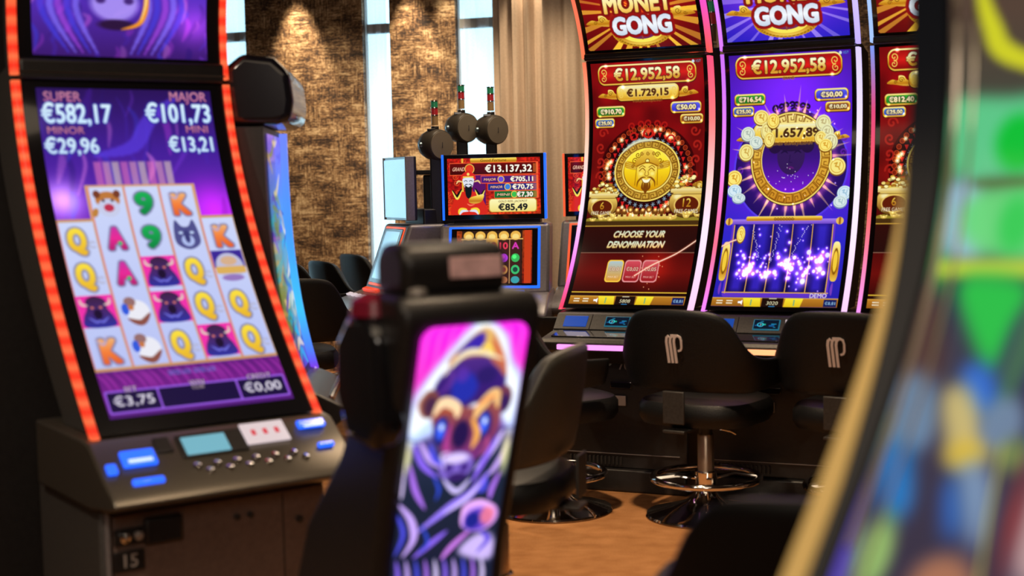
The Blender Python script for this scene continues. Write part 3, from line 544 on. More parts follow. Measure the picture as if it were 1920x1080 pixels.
def bison_panel():
    w, h = 190, 520; c = Cv(w, h, lambda x, y: VG(C8(240, 30, 225), C8(235, 40, 205), C8(225, 70, 185), C8(120, 90, 180), C8(34, 42, 70), C8(24, 34, 54), C8(24, 32, 52), C8(22, 28, 50))(x, y*1.25))
    def K(x, y):
        u = (x-float(np.interp(y, [255, 540, 800, 1080], [360, 340, 305, 255])))/368; return u*w, ((y-(300-38*u))/799)*.8*h
    sx, sy = w/368, .8*h/799
    def E(x, y, rx, ry, col, al=1, soft=2.5): a, b = K(x, y); c.ell(a, b, rx*sx, ry*sy, col, al, soft)
    def Pl(pts, col, al=1, soft=2): c.poly(spl([K(*p) for p in pts]), col, al, False, soft)
    def St(pts, wd, col, al=.95, soft=2): c.stroke([K(*p) for p in pts], wd*sx, col, al, soft)
    for k in range(9): St([(380+k*42, 250), (376+k*40, 340), (360+k*42, 450)], 16, C8(255, 120, 225), .4, 5)
    Pl([(325, 700), (335, 560), (375, 480), (470, 350), (540, 272), (595, 262), (650, 310), (680, 400), (715, 450), (708, 560), (680, 660), (640, 600), (400, 660)], C8(190, 215, 255), 1, 5)
    Pl([(335, 660), (350, 560), (395, 470), (480, 360), (545, 285), (592, 275), (640, 322), (668, 410), (700, 470), (695, 560), (670, 620), (630, 560), (420, 600)], C8(240, 248, 255), 1, 3)
    Pl([(455, 420), (510, 340), (560, 295), (598, 295), (632, 350), (655, 420), (600, 420)], VG(C8(225, 190, 120), C8(190, 120, 80), C8(150, 80, 90))); Pl([(480, 385), (530, 325), (572, 308), (570, 350), (545, 375)], C8(55, 35, 160)); St([(585, 300), (590, 360), (600, 400)], 18, C8(225, 185, 90)); St([(600, 330), (630, 380), (650, 430)], 20, C8(205, 110, 70))
    Pl([(410, 500), (455, 430), (520, 392), (600, 392), (655, 440), (650, 520), (610, 570), (560, 545), (500, 575), (440, 550)], VG(C8(80, 45, 130), C8(52, 26, 110), C8(60, 30, 90)))
    St([(440, 455), (500, 385), (560, 372), (640, 395)], 22, C8(240, 225, 180)); St([(560, 372), (580, 350), (610, 375)], 14, C8(245, 215, 90)); St([(600, 395), (640, 420), (655, 450)], 24, C8(190, 100, 70), .8)
    E(515, 495, 46, 52, C8(32, 45, 165), .9, 8); E(505, 450, 22, 26, C8(85, 45, 160), .8, 5); E(590, 450, 36, 30, C8(40, 25, 95), .9, 5); St([(430, 520), (470, 470), (460, 430)], 18, C8(95, 50, 150), .8)
    E(398, 552, 34, 48, C8(120, 66, 62)); E(402, 560, 22, 34, C8(62, 32, 66), .9, 4); E(655, 530, 30, 46, C8(110, 55, 75)); E(660, 545, 19, 32, C8(45, 25, 85), .9, 4); St([(372, 600), (362, 550), (395, 505)], 10, C8(190, 130, 110), .8)
    Pl([(405, 590), (450, 560), (560, 560), (640, 540), (640, 640), (590, 700), (555, 750), (470, 770), (430, 700)], VG(C8(150, 80, 60), C8(120, 50, 90), C8(105, 40, 130)))
    St([(412, 590), (445, 545), (490, 560), (492, 595)], 36, C8(250, 215, 165)); St([(555, 600), (575, 560), (625, 510), (635, 560)], 36, C8(240, 190, 120)); St([(420, 600), (450, 575), (480, 585)], 14, C8(170, 80, 50)); St([(560, 560), (600, 530), (630, 520)], 10, C8(235, 130, 60))
    for x, y in ((436, 645), (588, 622)): E(x, y, 26, 50, C8(24, 26, 100), 1, 4); E(x, y-4, 15, 34, C8(60, 95, 245), 1, 4); E(x+3, y-14, 7, 11, C8(220, 235, 255), 1, 2)
    St([(545, 600), (565, 650), (545, 705)], 24, C8(235, 165, 80)); E(506, 655, 30, 50, C8(34, 18, 70), 1, 5); St([(470, 620), (455, 690), (465, 730)], 20, C8(170, 60, 140), .9); St([(600, 660), (600, 700), (575, 730)], 18, C8(180, 70, 130), .8)
    E(490, 768, 62, 52, C8(118, 92, 190)); E(490, 740, 46, 18, C8(222, 205, 245), .9, 4); E(465, 775, 14, 16, C8(60, 35, 120), 1, 3); E(520, 772, 14, 16, C8(60, 35, 120), 1, 3); E(494, 808, 34, 16, C8(50, 28, 95), 1, 3); St([(445, 815), (490, 860), (540, 815)], 20, C8(205, 190, 250)); St([(450, 780), (440, 730), (470, 720)], 12, C8(215, 200, 250), .8)
    L = [C8(140, 100, 245), C8(200, 165, 250), C8(75, 75, 225), C8(170, 110, 235), C8(225, 205, 255)]
    for k, p in enumerate([[(345, 690), (372, 760), (425, 810)], [(365, 680), (395, 740), (430, 770)], [(400, 690), (415, 740), (440, 760)], [(330, 760), (345, 850), (375, 920)], [(660, 640), (615, 715), (560, 780)], [(640, 660), (590, 750), (545, 830)], [(680, 680), (640, 760), (610, 800)], [(600, 800), (590, 850), (570, 860)], [(650, 790), (620, 850), (610, 890)], [(312, 740), (300, 820), (295, 880)]]): St(p, 20, L[k % 5], .95)
    St([(410, 800), (428, 850), (415, 890)], 12, C8(45, 70, 205)); E(322, 735, 12, 50, C8(240, 235, 170), .8, 6); E(668, 720, 14, 70, C8(240, 235, 160), .75, 6)
    St([(610, 790), (540, 870), (460, 920), (345, 1005)], 34, C8(150, 120, 250)); St([(580, 830), (520, 890), (440, 940)], 14, C8(215, 195, 255)); St([(285, 900), (325, 960), (330, 1030), (290, 1095)], 26, L[1]); St([(275, 930), (295, 1010), (262, 1090)], 16, L[2]); St([(450, 1005), (390, 1050), (330, 1100)], 22, L[0]); St([(360, 980), (380, 1040), (350, 1080)], 12, C8(45, 70, 205)); St([(540, 1000), (470, 1060), (430, 1110)], 22, C8(200, 120, 230))
    E(570, 955, 68, 56, C8(205, 150, 240)); E(562, 965, 52, 42, C8(90, 60, 190), 1, 4); E(545, 968, 26, 30, C8(26, 32, 130), 1, 4); E(600, 950, 26, 36, C8(235, 120, 140), .85, 6); St([(505, 990), (520, 920), (580, 900), (625, 925)], 20, C8(230, 170, 245)); Pl([(490, 1090), (540, 1030), (600, 1015), (625, 1060), (600, 1120)], C8(215, 190, 255), .9, 4); St([(570, 1010), (600, 1040), (560, 1090)], 18, C8(90, 70, 210))
    for k in range(10): St([(270+k*34, 1110), (280+k*34, 1180), (262+k*34, 1270)], 18, L[k % 5], .8)
    c.line([K(318, 672), K(345, 680), K(400, 678)], 2.2, C8(40, 40, 80), .8, 1); c.line([K(640, 640), K(675, 632), K(720, 628)], 2.2, C8(40, 40, 80), .8, 1)
    return c
def fortune_top():
    w, h = 340, 200; c = Cv(w, h, VGf(C8(190, 30, 20), C8(160, 15, 15), C8(215, 60, 25)))
    nz = smooth_noise(h, w, 7, 4, 5); c.a *= (.7+.6*nz)[..., None]
    for k in range(26): x = rg_u(k)*w*.36; y = rg_u(k*3+1)*h; curl(c, x, y, 11, 1, C8(225, 80, 35), 2.5)
    c.rrect(w*.34, h*.55, w*.14, h*.9, 0, C8(90, 15, 100)); c.rrect(w*.165, h*.5, 6, h, 0, C8(240, 190, 60)); c.rrect(w*.5, 8, w*.5, 18, 6, GOLD); c.text('Good Fortune', w*.5, 8, 9, C8(90, 50, 10), w*.28, None, 0, .4, .2)
    def bar(y, x0, hh, col, name, ico, val, th, vx, vw):
        c.rrect((x0+w*.98)/2, y, w*.98-x0, hh, 3, C8(245, 90, 50)); c.rrect((x0+w*.96)/2, y, w*.95-x0, hh-5, 2, col); c.text(name, x0+34, y, hh*.30, C8(255, 225, 190), 44, C8(130, 20, 15), 1.2, .8, .25)
        c.ell(x0+74, y, hh*.34+3, hh*.34+3, C8(235, 190, 80)); c.ell(x0+74, y, hh*.34, hh*.34, ico); c.text(val, vx, y, th, C8(255, 252, 235), vw, C8(70, 10, 10), 1.6, 1.5)
        for q in range(3): c.rrect(w*.93+q*5, y, 2, hh*.7, 0, C8(240, 130, 60))
    bar(38, 8, 44, VG(C8(110, 10, 10), C8(60, 6, 6)), 'GRAND', C8(225, 60, 30), '€13.137,32', 24, w*.66, w*.50)
    bar(76, w*.36, 28, C8(75, 25, 120), 'MAJOR', C8(110, 80, 220), '€705,11', 16, w*.80, w*.24)
    bar(103, w*.43, 28, C8(30, 45, 140), 'MINOR', C8(60, 130, 220), '€70,75', 16, w*.81, w*.22)
    bar(130, w*.50, 28, C8(20, 110, 50), 'MINI', C8(60, 190, 80), '€7,30', 16, w*.83, w*.17)
    c.rrect(w*.70, 168, w*.52, 48, 12, C8(200, 140, 40)); c.rrect(w*.70, 168, w*.50, 44, 10, VG(C8(255, 250, 190), C8(240, 220, 120))); c.text('GOLD REEL JACKPOT', w*.70, 154, 7, C8(90, 60, 20), w*.31, None, 0, .4, .2); c.text('€85,49', w*.70, 174, 22, C8(20, 22, 30), w*.31, None, 0, 1.6)
    x = w*.225
    c.poly(spl([(x-60, 200), (x-54, 150), (x-30, 120), (x+30, 120), (x+54, 150), (x+62, 200)]), C8(215, 40, 25)); 
    for sg in (-1, 1):
        c.stroke([(x+sg*26, 108), (x+sg*44, 136), (x+sg*58, 112)], 13, C8(20, 15, 15)); c.stroke([(x+sg*24, 112), (x+sg*42, 142), (x+sg*60, 114)], 7, C8(250, 225, 90))
        c.stroke([(x+sg*20, 84), (x+sg*36, 80), (x+sg*44, 90)], 6, C8(240, 200, 130)); c.stroke([(x+sg*36, 196), (x+sg*30, 182), (x+sg*8, 180)], 14, C8(250, 215, 60)); c.stroke([(x+sg*34, 198), (x+sg*24, 186), (x+sg*2, 186)], 9, C8(225, 225, 240))
    c.poly(spl([(x-22, 78), (x-26, 62), (x-14, 50), (x, 44), (x+14, 50), (x+26, 62), (x+22, 78)]), C8(220, 40, 30)); c.rrect(x, 66, 40, 5, 2, C8(245, 215, 80)); c.ell(x, 56, 5, 5, C8(250, 225, 110))
    c.poly(spl([(x-18, 70), (x+18, 70), (x+19, 88), (x+10, 106), (x-10, 106), (x-19, 88)]), C8(225, 228, 240)); c.poly(spl([(x-12, 98), (x, 102), (x+12, 98), (x+10, 130), (x, 142), (x-10, 130)]), C8(15, 20, 22))
    for sg in (-1, 1): c.line(spl([(x+sg*4, 81), (x+sg*9, 78), (x+sg*15, 81)], 4, False), 2, C8(30, 30, 40)); c.stroke([(x+sg*1, 92), (x+sg*8, 92), (x+sg*15, 98)], 3, C8(20, 20, 30))
    c.poly(spl([(x+4, 140), (x+30, 132), (x+56, 128), (x+48, 152), (x+26, 160), (x+2, 156)]), GOLD); c.stroke([(x-6, 160), (x+6, 166), (x+22, 162)], 5, C8(250, 120, 90))
    return c
def fortune_low():
    w, h = 250, 150; c = Cv(w, h, VGf(C8(150, 60, 20), C8(120, 25, 12))); c.rrect(w*.47, h*.5, w*.80, h*1.1, 0, C8(45, 25, 18)); nz = smooth_noise(h, w, 6, 5, 15); c.a *= (.75+.5*nz)[..., None]
    for i, (t, col, ic) in enumerate((('K', C8(240, 205, 180), C8(180, 150, 200)), ('Q', C8(240, 215, 170), C8(210, 140, 50)), ('10', C8(190, 60, 30), C8(120, 140, 230)), ('10', C8(235, 60, 90), C8(190, 60, 230)), ('A', C8(220, 60, 190), C8(60, 180, 90)))):
        x = w*(.16+.155*i); gold = i == 2; c.rrect(x, h*.55, w*.14, h*.9, 2, C8(235, 170, 60) if gold else C8(62, 32, 28)); c.ell(x, h*.10, 17, 13, C8(235, 180, 80)); c.ell(x, h*.12, 11, 8, C8(250, 220, 130)); c.line([(x-w*.077, h*.15), (x-w*.077, h)], 2, C8(230, 180, 120))
        c.text(t, x, h*.29, 18, col, 22 if t != '10' else 26, C8(90, 30, 25), 1.6, 1.4); c.ell(x, h*.52, 14, 12, ic); c.ell(x-3, h*.50, 7, 6, np.minimum(ic*1.4, 1))
        c.ell(x, h*.74, 14, 13, (C8(60, 190, 110), C8(60, 190, 110))[0] if i == 4 else C8(210, 150, 80)); c.ell(x, h*.74, 8, 7, C8(30, 70, 60) if i == 4 else C8(160, 60, 60)); c.ell(x, h*.93, 14, 10, C8(60, 160, 170) if i == 4 else C8(190, 120, 80))
    c.rrect(w*.47, h*.165, w*.82, 3, 0, C8(240, 190, 100)); c.rrect(w*.94, h*.5, w*.09, h, 0, C8(200, 60, 25)); return c
def green_art():
    w, h = 260, 420; c = Cv(w, h, VGf(C8(70, 60, 52), C8(85, 66, 55), C8(60, 70, 60), C8(40, 45, 70), C8(34, 28, 58), C8(34, 28, 60)))
    VY = [-120, 20, 158, 295, 436, 588, 757, 950, 1170]; VV = [.1, .2, .3, .4, .5, .6, .7, .8, .9]; LX = [1781, 1782, 1780, 1772, 1753, 1723, 1677, 1614, 1535]
    def K(x, y): v = float(np.interp(y, VY, VV)); return (x-float(np.interp(v, VV, LX)))/797*w, v*h
    def E(x, y, rx, ry, col, al=.95, soft=7): a, b = K(x, y); c.ell(a, b, rx/797*w, ry/1500*h*1.05, col, al, soft)
    def Pl(pts, col, al=.95, soft=3.5): c.poly(spl([K(*p) for p in pts], 3), col, al, False, soft)
    c.stroke([K(1830, -60), K(1862, 50), K(1905, 110), K(2100, 170)], 13, C8(205, 205, 40), 1, 3)
    Pl([(1775, 190), (1900, 185), (2200, 180), (2200, 330), (1900, 335), (1790, 335)], C8(95, 205, 140)); E(1915, 270, 45, 55, C8(10, 190, 50)); E(2060, 260, 60, 60, C8(30, 170, 70))
    Pl([(1715, 400), (1740, 290), (1775, 290), (1790, 420), (1770, 560), (1735, 520)], C8(25, 130, 60)); Pl([(1775, 350), (1840, 350), (1850, 470), (1770, 480)], C8(160, 195, 220))
    Pl([(1840, 355), (2200, 350), (2200, 490), (1840, 480)], C8(100, 215, 120)); E(1905, 420, 30, 50, C8(40, 200, 80)); c.line([K(1830, 343), K(2200, 340)], 4, C8(80, 95, 40), .9, 3); c.line([K(1770, 505), K(1900, 505), K(2200, 500)], 10, C8(185, 205, 60), .95, 4)
    Pl([(1795, 530), (1900, 520), (1930, 560), (1870, 690), (1830, 670)], C8(5, 195, 65)); Pl([(1690, 560), (1745, 540), (1775, 620), (1760, 720), (1690, 730)], C8(75, 46, 46)); Pl([(1935, 560), (1860, 700), (1885, 740), (1960, 700), (2100, 560)], C8(20, 20, 85))
    Pl([(1940, 520), (2000, 500), (1880, 760), (1850, 750)], C8(60, 120, 70), .8); Pl([(1800, 690), (1850, 690), (1860, 760), (1810, 780)], C8(25, 105, 215)); Pl([(1670, 720), (1750, 715), (1740, 840), (1650, 850)], C8(105, 135, 165)); Pl([(1765, 740), (1815, 730), (1835, 850), (1775, 880)], C8(205, 185, 115)); E(1865, 790, 36, 40, C8(105, 130, 160)); E(1950, 780, 30, 60, C8(0, 135, 225)); E(1800, 850, 30, 18, C8(215, 180, 50)); E(1880, 845, 26, 22, C8(110, 130, 70))
    Pl([(1610, 860), (1655, 780), (1668, 800), (1600, 960), (1590, 960)], C8(105, 130, 75)); Pl([(1655, 850), (1705, 850), (1705, 960), (1650, 965)], C8(15, 120, 195)); Pl([(1760, 900), (1790, 900), (1785, 990), (1752, 990)], C8(15, 90, 180)); Pl([(1790, 870), (1840, 880), (1820, 990), (1790, 1010)], C8(120, 150, 185)); E(1905, 970, 34, 70, C8(185, 150, 150)); E(1870, 950, 14, 60, C8(130, 40, 50)); E(1990, 960, 40, 60, C8(160, 90, 50))
    E(1635, 1045, 30, 48, C8(150, 190, 105)); E(1740, 1085, 50, 36, C8(170, 110, 80)); Pl([(1610, 900), (1625, 950), (1560, 1170), (1500, 1170)], C8(85, 65, 195)); E(2050, 600, 60, 90, C8(60, 190, 90)); E(2080, 820, 50, 60, C8(190, 90, 180)); E(2200, 400, 60, 90, C8(200, 190, 60))
    c.line([K(1862, 830), K(1830, 950), K(1795, 1090)], 1.6, C8(210, 205, 90), .9, 1); return c  # thin yellow line draws a reflected light streak into the picture
def dragon_sliver():
    w, h = 60, 240; c = Cv(w, h, VGf(C8(110, 70, 210), C8(60, 120, 180), C8(120, 130, 40), C8(60, 50, 150)))
    rg = random.Random(3)
    for k in range(60): x = rg.random()*w; y = rg.random()*h; c.stroke([(x-12, y+rg.uniform(-12, 12)), (x, y), (x+16, y+rg.uniform(-22, 22))], rg.uniform(4, 10), rg.choice([C8(170, 140, 50), C8(20, 150, 165), C8(80, 50, 170), C8(110, 125, 30), C8(215, 190, 110), C8(50, 35, 90)]), .9, 1.5)
    return c

# ------------------------------------------------------------------ curved lit surfaces
def col_mesh(name, V, F, colors, m, parent=None, smooth=True):
    me = bpy.data.meshes.new(name); V = np.asarray(V, dtype=np.float32); F = np.asarray(F, dtype=np.int32)
    me.vertices.add(len(V)); me.vertices.foreach_set('co', V.ravel()); me.loops.add(F.size); me.polygons.add(len(F))
    me.loops.foreach_set('vertex_index', F.ravel()); me.polygons.foreach_set('loop_start', np.arange(0, F.size, 4, dtype=np.int32)); me.polygons.foreach_set('loop_total', np.full(len(F), 4, dtype=np.int32))
    me.update(calc_edges=True)
    at = me.color_attributes.new('Col', 'FLOAT_COLOR', 'POINT'); c4 = np.ones((len(V), 4), dtype=np.float32); c4[:, :3] = lin(np.asarray(colors)).reshape(-1, 3)
    at.data.foreach_set('color', c4.ravel())
    if smooth: me.polygons.foreach_set('use_smooth', np.ones(len(F), dtype=bool))
    me.materials.append(m); o = bpy.data.objects.new(name, me); COL.objects.link(o)
    if parent: o.parent = parent
    return o
def grid_faces(h, w):
    i = np.arange((h-1)*w).reshape(h-1, w)[:, :-1]; return np.stack([i, i+w, i+w+1, i+1], -1).reshape(-1, 4)
def screen(name, cv, fn, parent, m=None):
    """fn(u,v) -> x,y,z arrays ; v runs from the top of the picture down"""
    h, w = cv.h, cv.w; v, u = np.mgrid[0:h, 0:w]; u = u/(w-1); v = v/(h-1)
    x, y, z = fn(u, v); V = np.stack([x+0*u, y+0*u, z+0*u], -1).reshape(-1, 3)
    return col_mesh(name, V, grid_faces(h, w), cv.a.reshape(-1, 3), m or SCREEN, parent)
def led(name, path, sec, colfn, parent):
    """path: list of (y,z); sec: (x0,x1,y0,y1) section around the path; colfn(t)->rgb or (rgb front, rgb side)"""
    V = []; Cc = []; n = len(path); x0, x1, d0, d1 = sec
    for i, (y, z) in enumerate(path):
        t = i/(n-1); c = np.asarray(colfn(t)); V += [(x0, y+d1, z), (x0, y+d0, z), (x1, y+d0, z), (x1, y+d1, z)]; Cc += [c]*4
    F = [(i*4+k, i*4+(k+1) % 4, (i+1)*4+(k+1) % 4, (i+1)*4+k) for i in range(n-1) for k in range(4)] + [(0, 1, 2, 3), ((n-1)*4+3, (n-1)*4+2, (n-1)*4+1, (n-1)*4)]
    return col_mesh(name, V, F, Cc, LED, parent, False)
def grad(stops):
    T = [s[0] for s in stops]; A = np.array([s[1] for s in stops])
    return lambda t: np.array([np.interp(t, T, A[:, k]) for k in range(3)])
class Prof:
    def __init__(s, pts, deg=4):
        Z = np.array([p[0] for p in pts]); Y = np.array([p[1] for p in pts]); s.p = np.polyfit(Z, Y, deg); s.z0 = Z[0]; s.z1 = Z[-1]
        s.sl = np.polyval(np.polyder(s.p), s.z1); s.y1 = np.polyval(s.p, s.z1)
    def __call__(s, z): z = np.asarray(z, float); return np.where(z > s.z1, s.y1+(z-s.z1)*s.sl, np.polyval(s.p, np.minimum(z, s.z1)))
def text_mesh(name, body, size, m, parent, loc, rot, ext=.0006, sx=1):
    cu = bpy.data.curves.new(name, 'FONT'); cu.body = body; cu.size = size; cu.extrude = ext; cu.align_x = 'CENTER'; cu.align_y = 'CENTER'; cu.offset = size*.012; cu.resolution_u = 3
    t = bpy.data.objects.new('t', cu); COL.objects.link(t); bpy.context.view_layer.update()
    me = bpy.data.meshes.new_from_object(t.evaluated_get(bpy.context.evaluated_depsgraph_get())); bpy.data.objects.remove(t)
    me.name = name; me.materials.clear(); me.materials.append(m)
    o = bpy.data.objects.new(name, me); COL.objects.link(o); o.parent = parent; o.location = loc; o.rotation_euler = rot; o.scale = (sx, 1, 1); return o

# ------------------------------------------------------------------ the setting
def wallpaper():
    m = bpy.data.materials.new('woven_wallpaper'); m.use_nodes = True; nt = m.node_tree; N = nt.nodes; L = nt.links; b = N['Principled BSDF']
    tc = N.new('ShaderNodeTexCoord')
    def noise(scale, vec, det=5, rough=.65):
        mp = N.new('ShaderNodeMapping'); mp.inputs['Scale'].default_value = vec; L.new(tc.outputs['Object'], mp.inputs['Vector'])
        n = N.new('ShaderNodeTexNoise'); n.inputs['Scale'].default_value = scale; n.inputs['Detail'].default_value = det; n.inputs['Roughness'].default_value = rough; L.new(mp.outputs[0], n.inputs['Vector']); return n.outputs['Fac']
    def mth(op, a, b2, c2=None):
        n = N.new('ShaderNodeMath'); n.operation = op
        for i, v in enumerate((a, b2)):
            if isinstance(v, (int, float)): n.inputs[i].default_value = v
            else: L.new(v, n.inputs[i])
        return n.outputs[0]
    hs = noise(1.0, (6, 6, 80), 6, .8); vs = noise(1.0, (95, 95, 7), 6, .8); big = noise(1.0, (4.2, 4.2, 8.0), 4, .7); fine = noise(1.0, (40, 40, 110), 3, .7); sel = noise(1.0, (6, 6, 6), 3)
    mx = N.new('ShaderNodeMapRange'); mx.inputs[1].default_value = .42; mx.inputs[2].default_value = .58; L.new(sel, mx.inputs[0])
    mixv = mth('ADD', mth('MULTIPLY', hs, mx.outputs[0]), mth('MULTIPLY', vs, mth('SUBTRACT', 1, mx.outputs[0])))
    tot = mth('ADD', mth('ADD', mth('MULTIPLY', mixv, .60), mth('MULTIPLY', big, .40)), mth('MULTIPLY', mth('SUBTRACT', fine, .5), .30))
    r = N.new('ShaderNodeValToRGB'); e = r.color_ramp.elements; e[0].position = .435; e[0].color = (.022, .014, .013, 1); e[1].position = .575; e[1].color = (.74, .56, .34, 1)
    k = e.new(.475); k.color = (.11, .060, .035, 1); k = e.new(.525); k.color = (.36, .21, .10, 1)
    L.new(tot, r.inputs['Fac']); L.new(r.outputs['Color'], b.inputs['Base Color']); b.inputs['Roughness'].default_value = .55; b.inputs['Sheen Weight'].default_value = .1
    bp = N.new('ShaderNodeBump'); bp.inputs['Strength'].default_value = .4; bp.inputs['Distance'].default_value = .006; L.new(tot, bp.inputs['Height']); L.new(bp.outputs['Normal'], b.inputs['Normal']); return m
WP = wallpaper(); plaster = mat('warm_plaster', (.30, .24, .19), .8, noise=(30, .05, .1)); ceil_m = mat('ceiling_paint', (.10, .085, .075), .8, noise=(20, .05, .05))
def carpet():
    m = mat('brown_carpet', (.30, .145, .055), .95, spec=.1); nt = m.node_tree; N = nt.nodes; L = nt.links; b = N['Principled BSDF']; tc = N.new('ShaderNodeTexCoord')
    n1 = N.new('ShaderNodeTexNoise'); n1.inputs['Scale'].default_value = 240; n1.inputs['Detail'].default_value = 3; mp = N.new('ShaderNodeMapping'); mp.inputs['Scale'].default_value = (6, 9, 4); mp.inputs['Rotation'].default_value = (0, 0, .1)
    n2 = N.new('ShaderNodeTexNoise'); n2.inputs['Scale'].default_value = 1.6; n2.inputs['Detail'].default_value = 5; L.new(tc.outputs['Object'], n1.inputs['Vector']); L.new(tc.outputs['Object'], mp.inputs['Vector']); L.new(mp.outputs[0], n2.inputs['Vector'])
    mm = N.new('ShaderNodeMath'); mm.operation = 'MULTIPLY_ADD'; mm.inputs[1].default_value = .5; L.new(n1.outputs['Fac'], mm.inputs[0]); mh = N.new('ShaderNodeMath'); mh.operation = 'MULTIPLY'; mh.inputs[1].default_value = .5; L.new(n2.outputs['Fac'], mh.inputs[0]); L.new(mh.outputs[0], mm.inputs[2])
    r = N.new('ShaderNodeValToRGB'); e = r.color_ramp.elements; e[0].position = .36; e[0].color = (.27, .115, .040, 1); e[1].position = .64; e[1].color = (.42, .20, .080, 1); L.new(mm.outputs[0], r.inputs['Fac']); L.new(r.outputs['Color'], b.inputs['Base Color'])
    bp = N.new('ShaderNodeBump'); bp.inputs['Strength'].default_value = .5; bp.inputs['Distance'].default_value = .004; L.new(n1.outputs['Fac'], bp.inputs['Height']); L.new(bp.outputs['Normal'], b.inputs['Normal']); return m
CARPET = carpet()
def struct(name, mb, m, **k): o = mb.build(name, m, **k); o['kind'] = 'structure'; return o
CH = 3.15
wallrot = -WT
def in_wall(o): o.location = WO; o.rotation_euler = (0, 0, wallrot); return o
struct('floor', MB().box((0, 4.5, -.05), (12, 17, .1)), CARPET)
struct('ceiling', MB().box((0, 4.5, CH+.05), (12, 17, .1)), ceil_m)
struct('wall_left', MB().box((-5.05, 4.5, CH/2), (.1, 16, CH)), plaster)
struct('wall_right', MB().box((5.05, 4.5, CH/2), (.1, 16, CH)), plaster)
struct('wall_front', MB().box((0, -3.05, CH/2), (10, .1, CH)), plaster)
wb = MB()
for a, b_, in ((-6.2, -3.15), (-1.95, -1.75), (-1.026, -.07), (.145, .655), (1.60, 7.2)): wb.box(((a+b_)/2, .03, CH/2), (b_-a, .06, CH))
in_wall(struct('wall_back', wb, WP))
fr = mat('window_frame_paint', (.35, .38, .40), .5)
glassm = bpy.data.materials.new('window_glass'); glassm.use_nodes = True
_n = glassm.node_tree; _n.nodes.remove(_n.nodes['Principled BSDF']); _t = _n.nodes.new('ShaderNodeBsdfTransparent'); _t.inputs[0].default_value = (.9, .97, 1, 1); _g = _n.nodes.new('ShaderNodeBsdfGlossy'); _g.inputs['Roughness'].default_value = .02; _x = _n.nodes.new('ShaderNodeMixShader'); _x.inputs[0].default_value = .05
_n.links.new(_t.outputs[0], _x.inputs[1]); _n.links.new(_g.outputs[0], _x.inputs[2]); _n.links.new(_x.outputs[0], _n.nodes['Material Output'].inputs[0])
for i, (a, b_) in enumerate(((-1.75, -1.026), (-.07, .145), (.655, 1.60), (-3.15, -1.95))):
    w_ = empty('window_%d' % (i+1), wp((a+b_)/2, .045)); w_.rotation_euler = (0, 0, wallrot); w_['kind'] = 'structure'; hw = (b_-a)/2
    f = MB(); [f.box((s*(hw-.003), .02, CH/2), (.006, .05, CH)) for s in (-1, 1)]; f.box((0, .02, .03), (2*hw, .05, .06)); f.box((0, .02, CH-.03), (2*hw, .05, .06)); f.build('window_frame', fr, w_)
    MB().box((0, .02, 2.533), (2*hw-.04, .06, .068)).build('transom', fr, w_); MB().box((0, .02, CH/2), (2*hw-.04, .006, CH-.12)).build('pane', glassm, w_)
# sheer curtains hanging in the window openings
def cloth(name, color, trans, seed):
    m = bpy.data.materials.new(name); m.use_nodes = True; nt = m.node_tree; N = nt.nodes; N.remove(N['Principled BSDF'])
    d = N.new('ShaderNodeBsdfDiffuse'); d.inputs[0].default_value = (*color, 1); t = N.new('ShaderNodeBsdfTranslucent'); t.inputs[0].default_value = (*color, 1); x = N.new('ShaderNodeMixShader'); x.inputs[0].default_value = .5
    tp = N.new('ShaderNodeBsdfTransparent'); y = N.new('ShaderNodeMixShader')
    tc = N.new('ShaderNodeTexCoord'); n = N.new('ShaderNodeTexNoise'); n.inputs['Scale'].default_value = 160; mr = N.new('ShaderNodeMapRange'); mr.inputs[1].default_value = .3; mr.inputs[2].default_value = .7; mr.inputs[3].default_value = trans*.85; mr.inputs[4].default_value = min(1, trans*1.15)
    nt.links.new(tc.outputs['Object'], n.inputs['Vector']); nt.links.new(n.outputs['Fac'], mr.inputs[0])
    nt.links.new(d.outputs[0], x.inputs[1]); nt.links.new(t.outputs[0], x.inputs[2]); nt.links.new(mr.outputs[0], y.inputs[0]); nt.links.new(x.outputs[0], y.inputs[1]); nt.links.new(tp.outputs[0], y.inputs[2]); nt.links.new(y.outputs[0], N['Material Output'].inputs[0]); return m
SHEER = cloth('sheer_voile', (.85, .85, .88), .45, 1); DRAPE = mat('beige_drape', (.50, .39, .30), .85, noise=(70, .08, .1))
def drape(name, x0, x1, y, amp, pitch, m, seed, label, cat, z0=.02, z1=CH-.03):
    rg = random.Random(seed); n = int((x1-x0)/.008); P = []; ph = 0
    for i in range(n+1):
        x = x0+(x1-x0)*i/n; ph += .008/pitch*2*PI*(1+.35*math.sin(x*9+seed)); P.append((x, y+amp*math.sin(ph)+amp*.3*math.sin(ph*2.3+1)))
    V = []; Fs = []; K = 9
    for k in range(K):
        z = z0+(z1-z0)*k/(K-1); f = 1+.25*(1-k/(K-1))
        V += [(px, y+(py-y)*f, z) for px, py in P]
    for k in range(K-1): Fs += [(k*(n+1)+i, k*(n+1)+i+1, (k+1)*(n+1)+i+1, (k+1)*(n+1)+i) for i in range(n)]
    o = MB().add(V, Fs).build(name, m, None, True); in_wall(o); s = o.modifiers.new('solid', 'SOLIDIFY'); s.thickness = .0025
    if m is SHEER: o.modifiers.remove(s)
    return tag(o, label, cat)
drape('sheer_curtain', -1.72, -1.03, .03, .018, .12, SHEER, 1, 'sheer pale blue daylit curtain at far left behind the red edged machine', 'curtain')
drape('sheer_curtain', -3.12, -1.97, .03, .018, .12, SHEER, 6, 'sheer curtain farther left along the back wall, behind the red edged machine', 'curtain')
drape('sheer_curtain', -.065, .115, .03, .014, .085, SHEER, 2, 'narrow sheer white curtain between the two brown patterned wall panels', 'curtain')
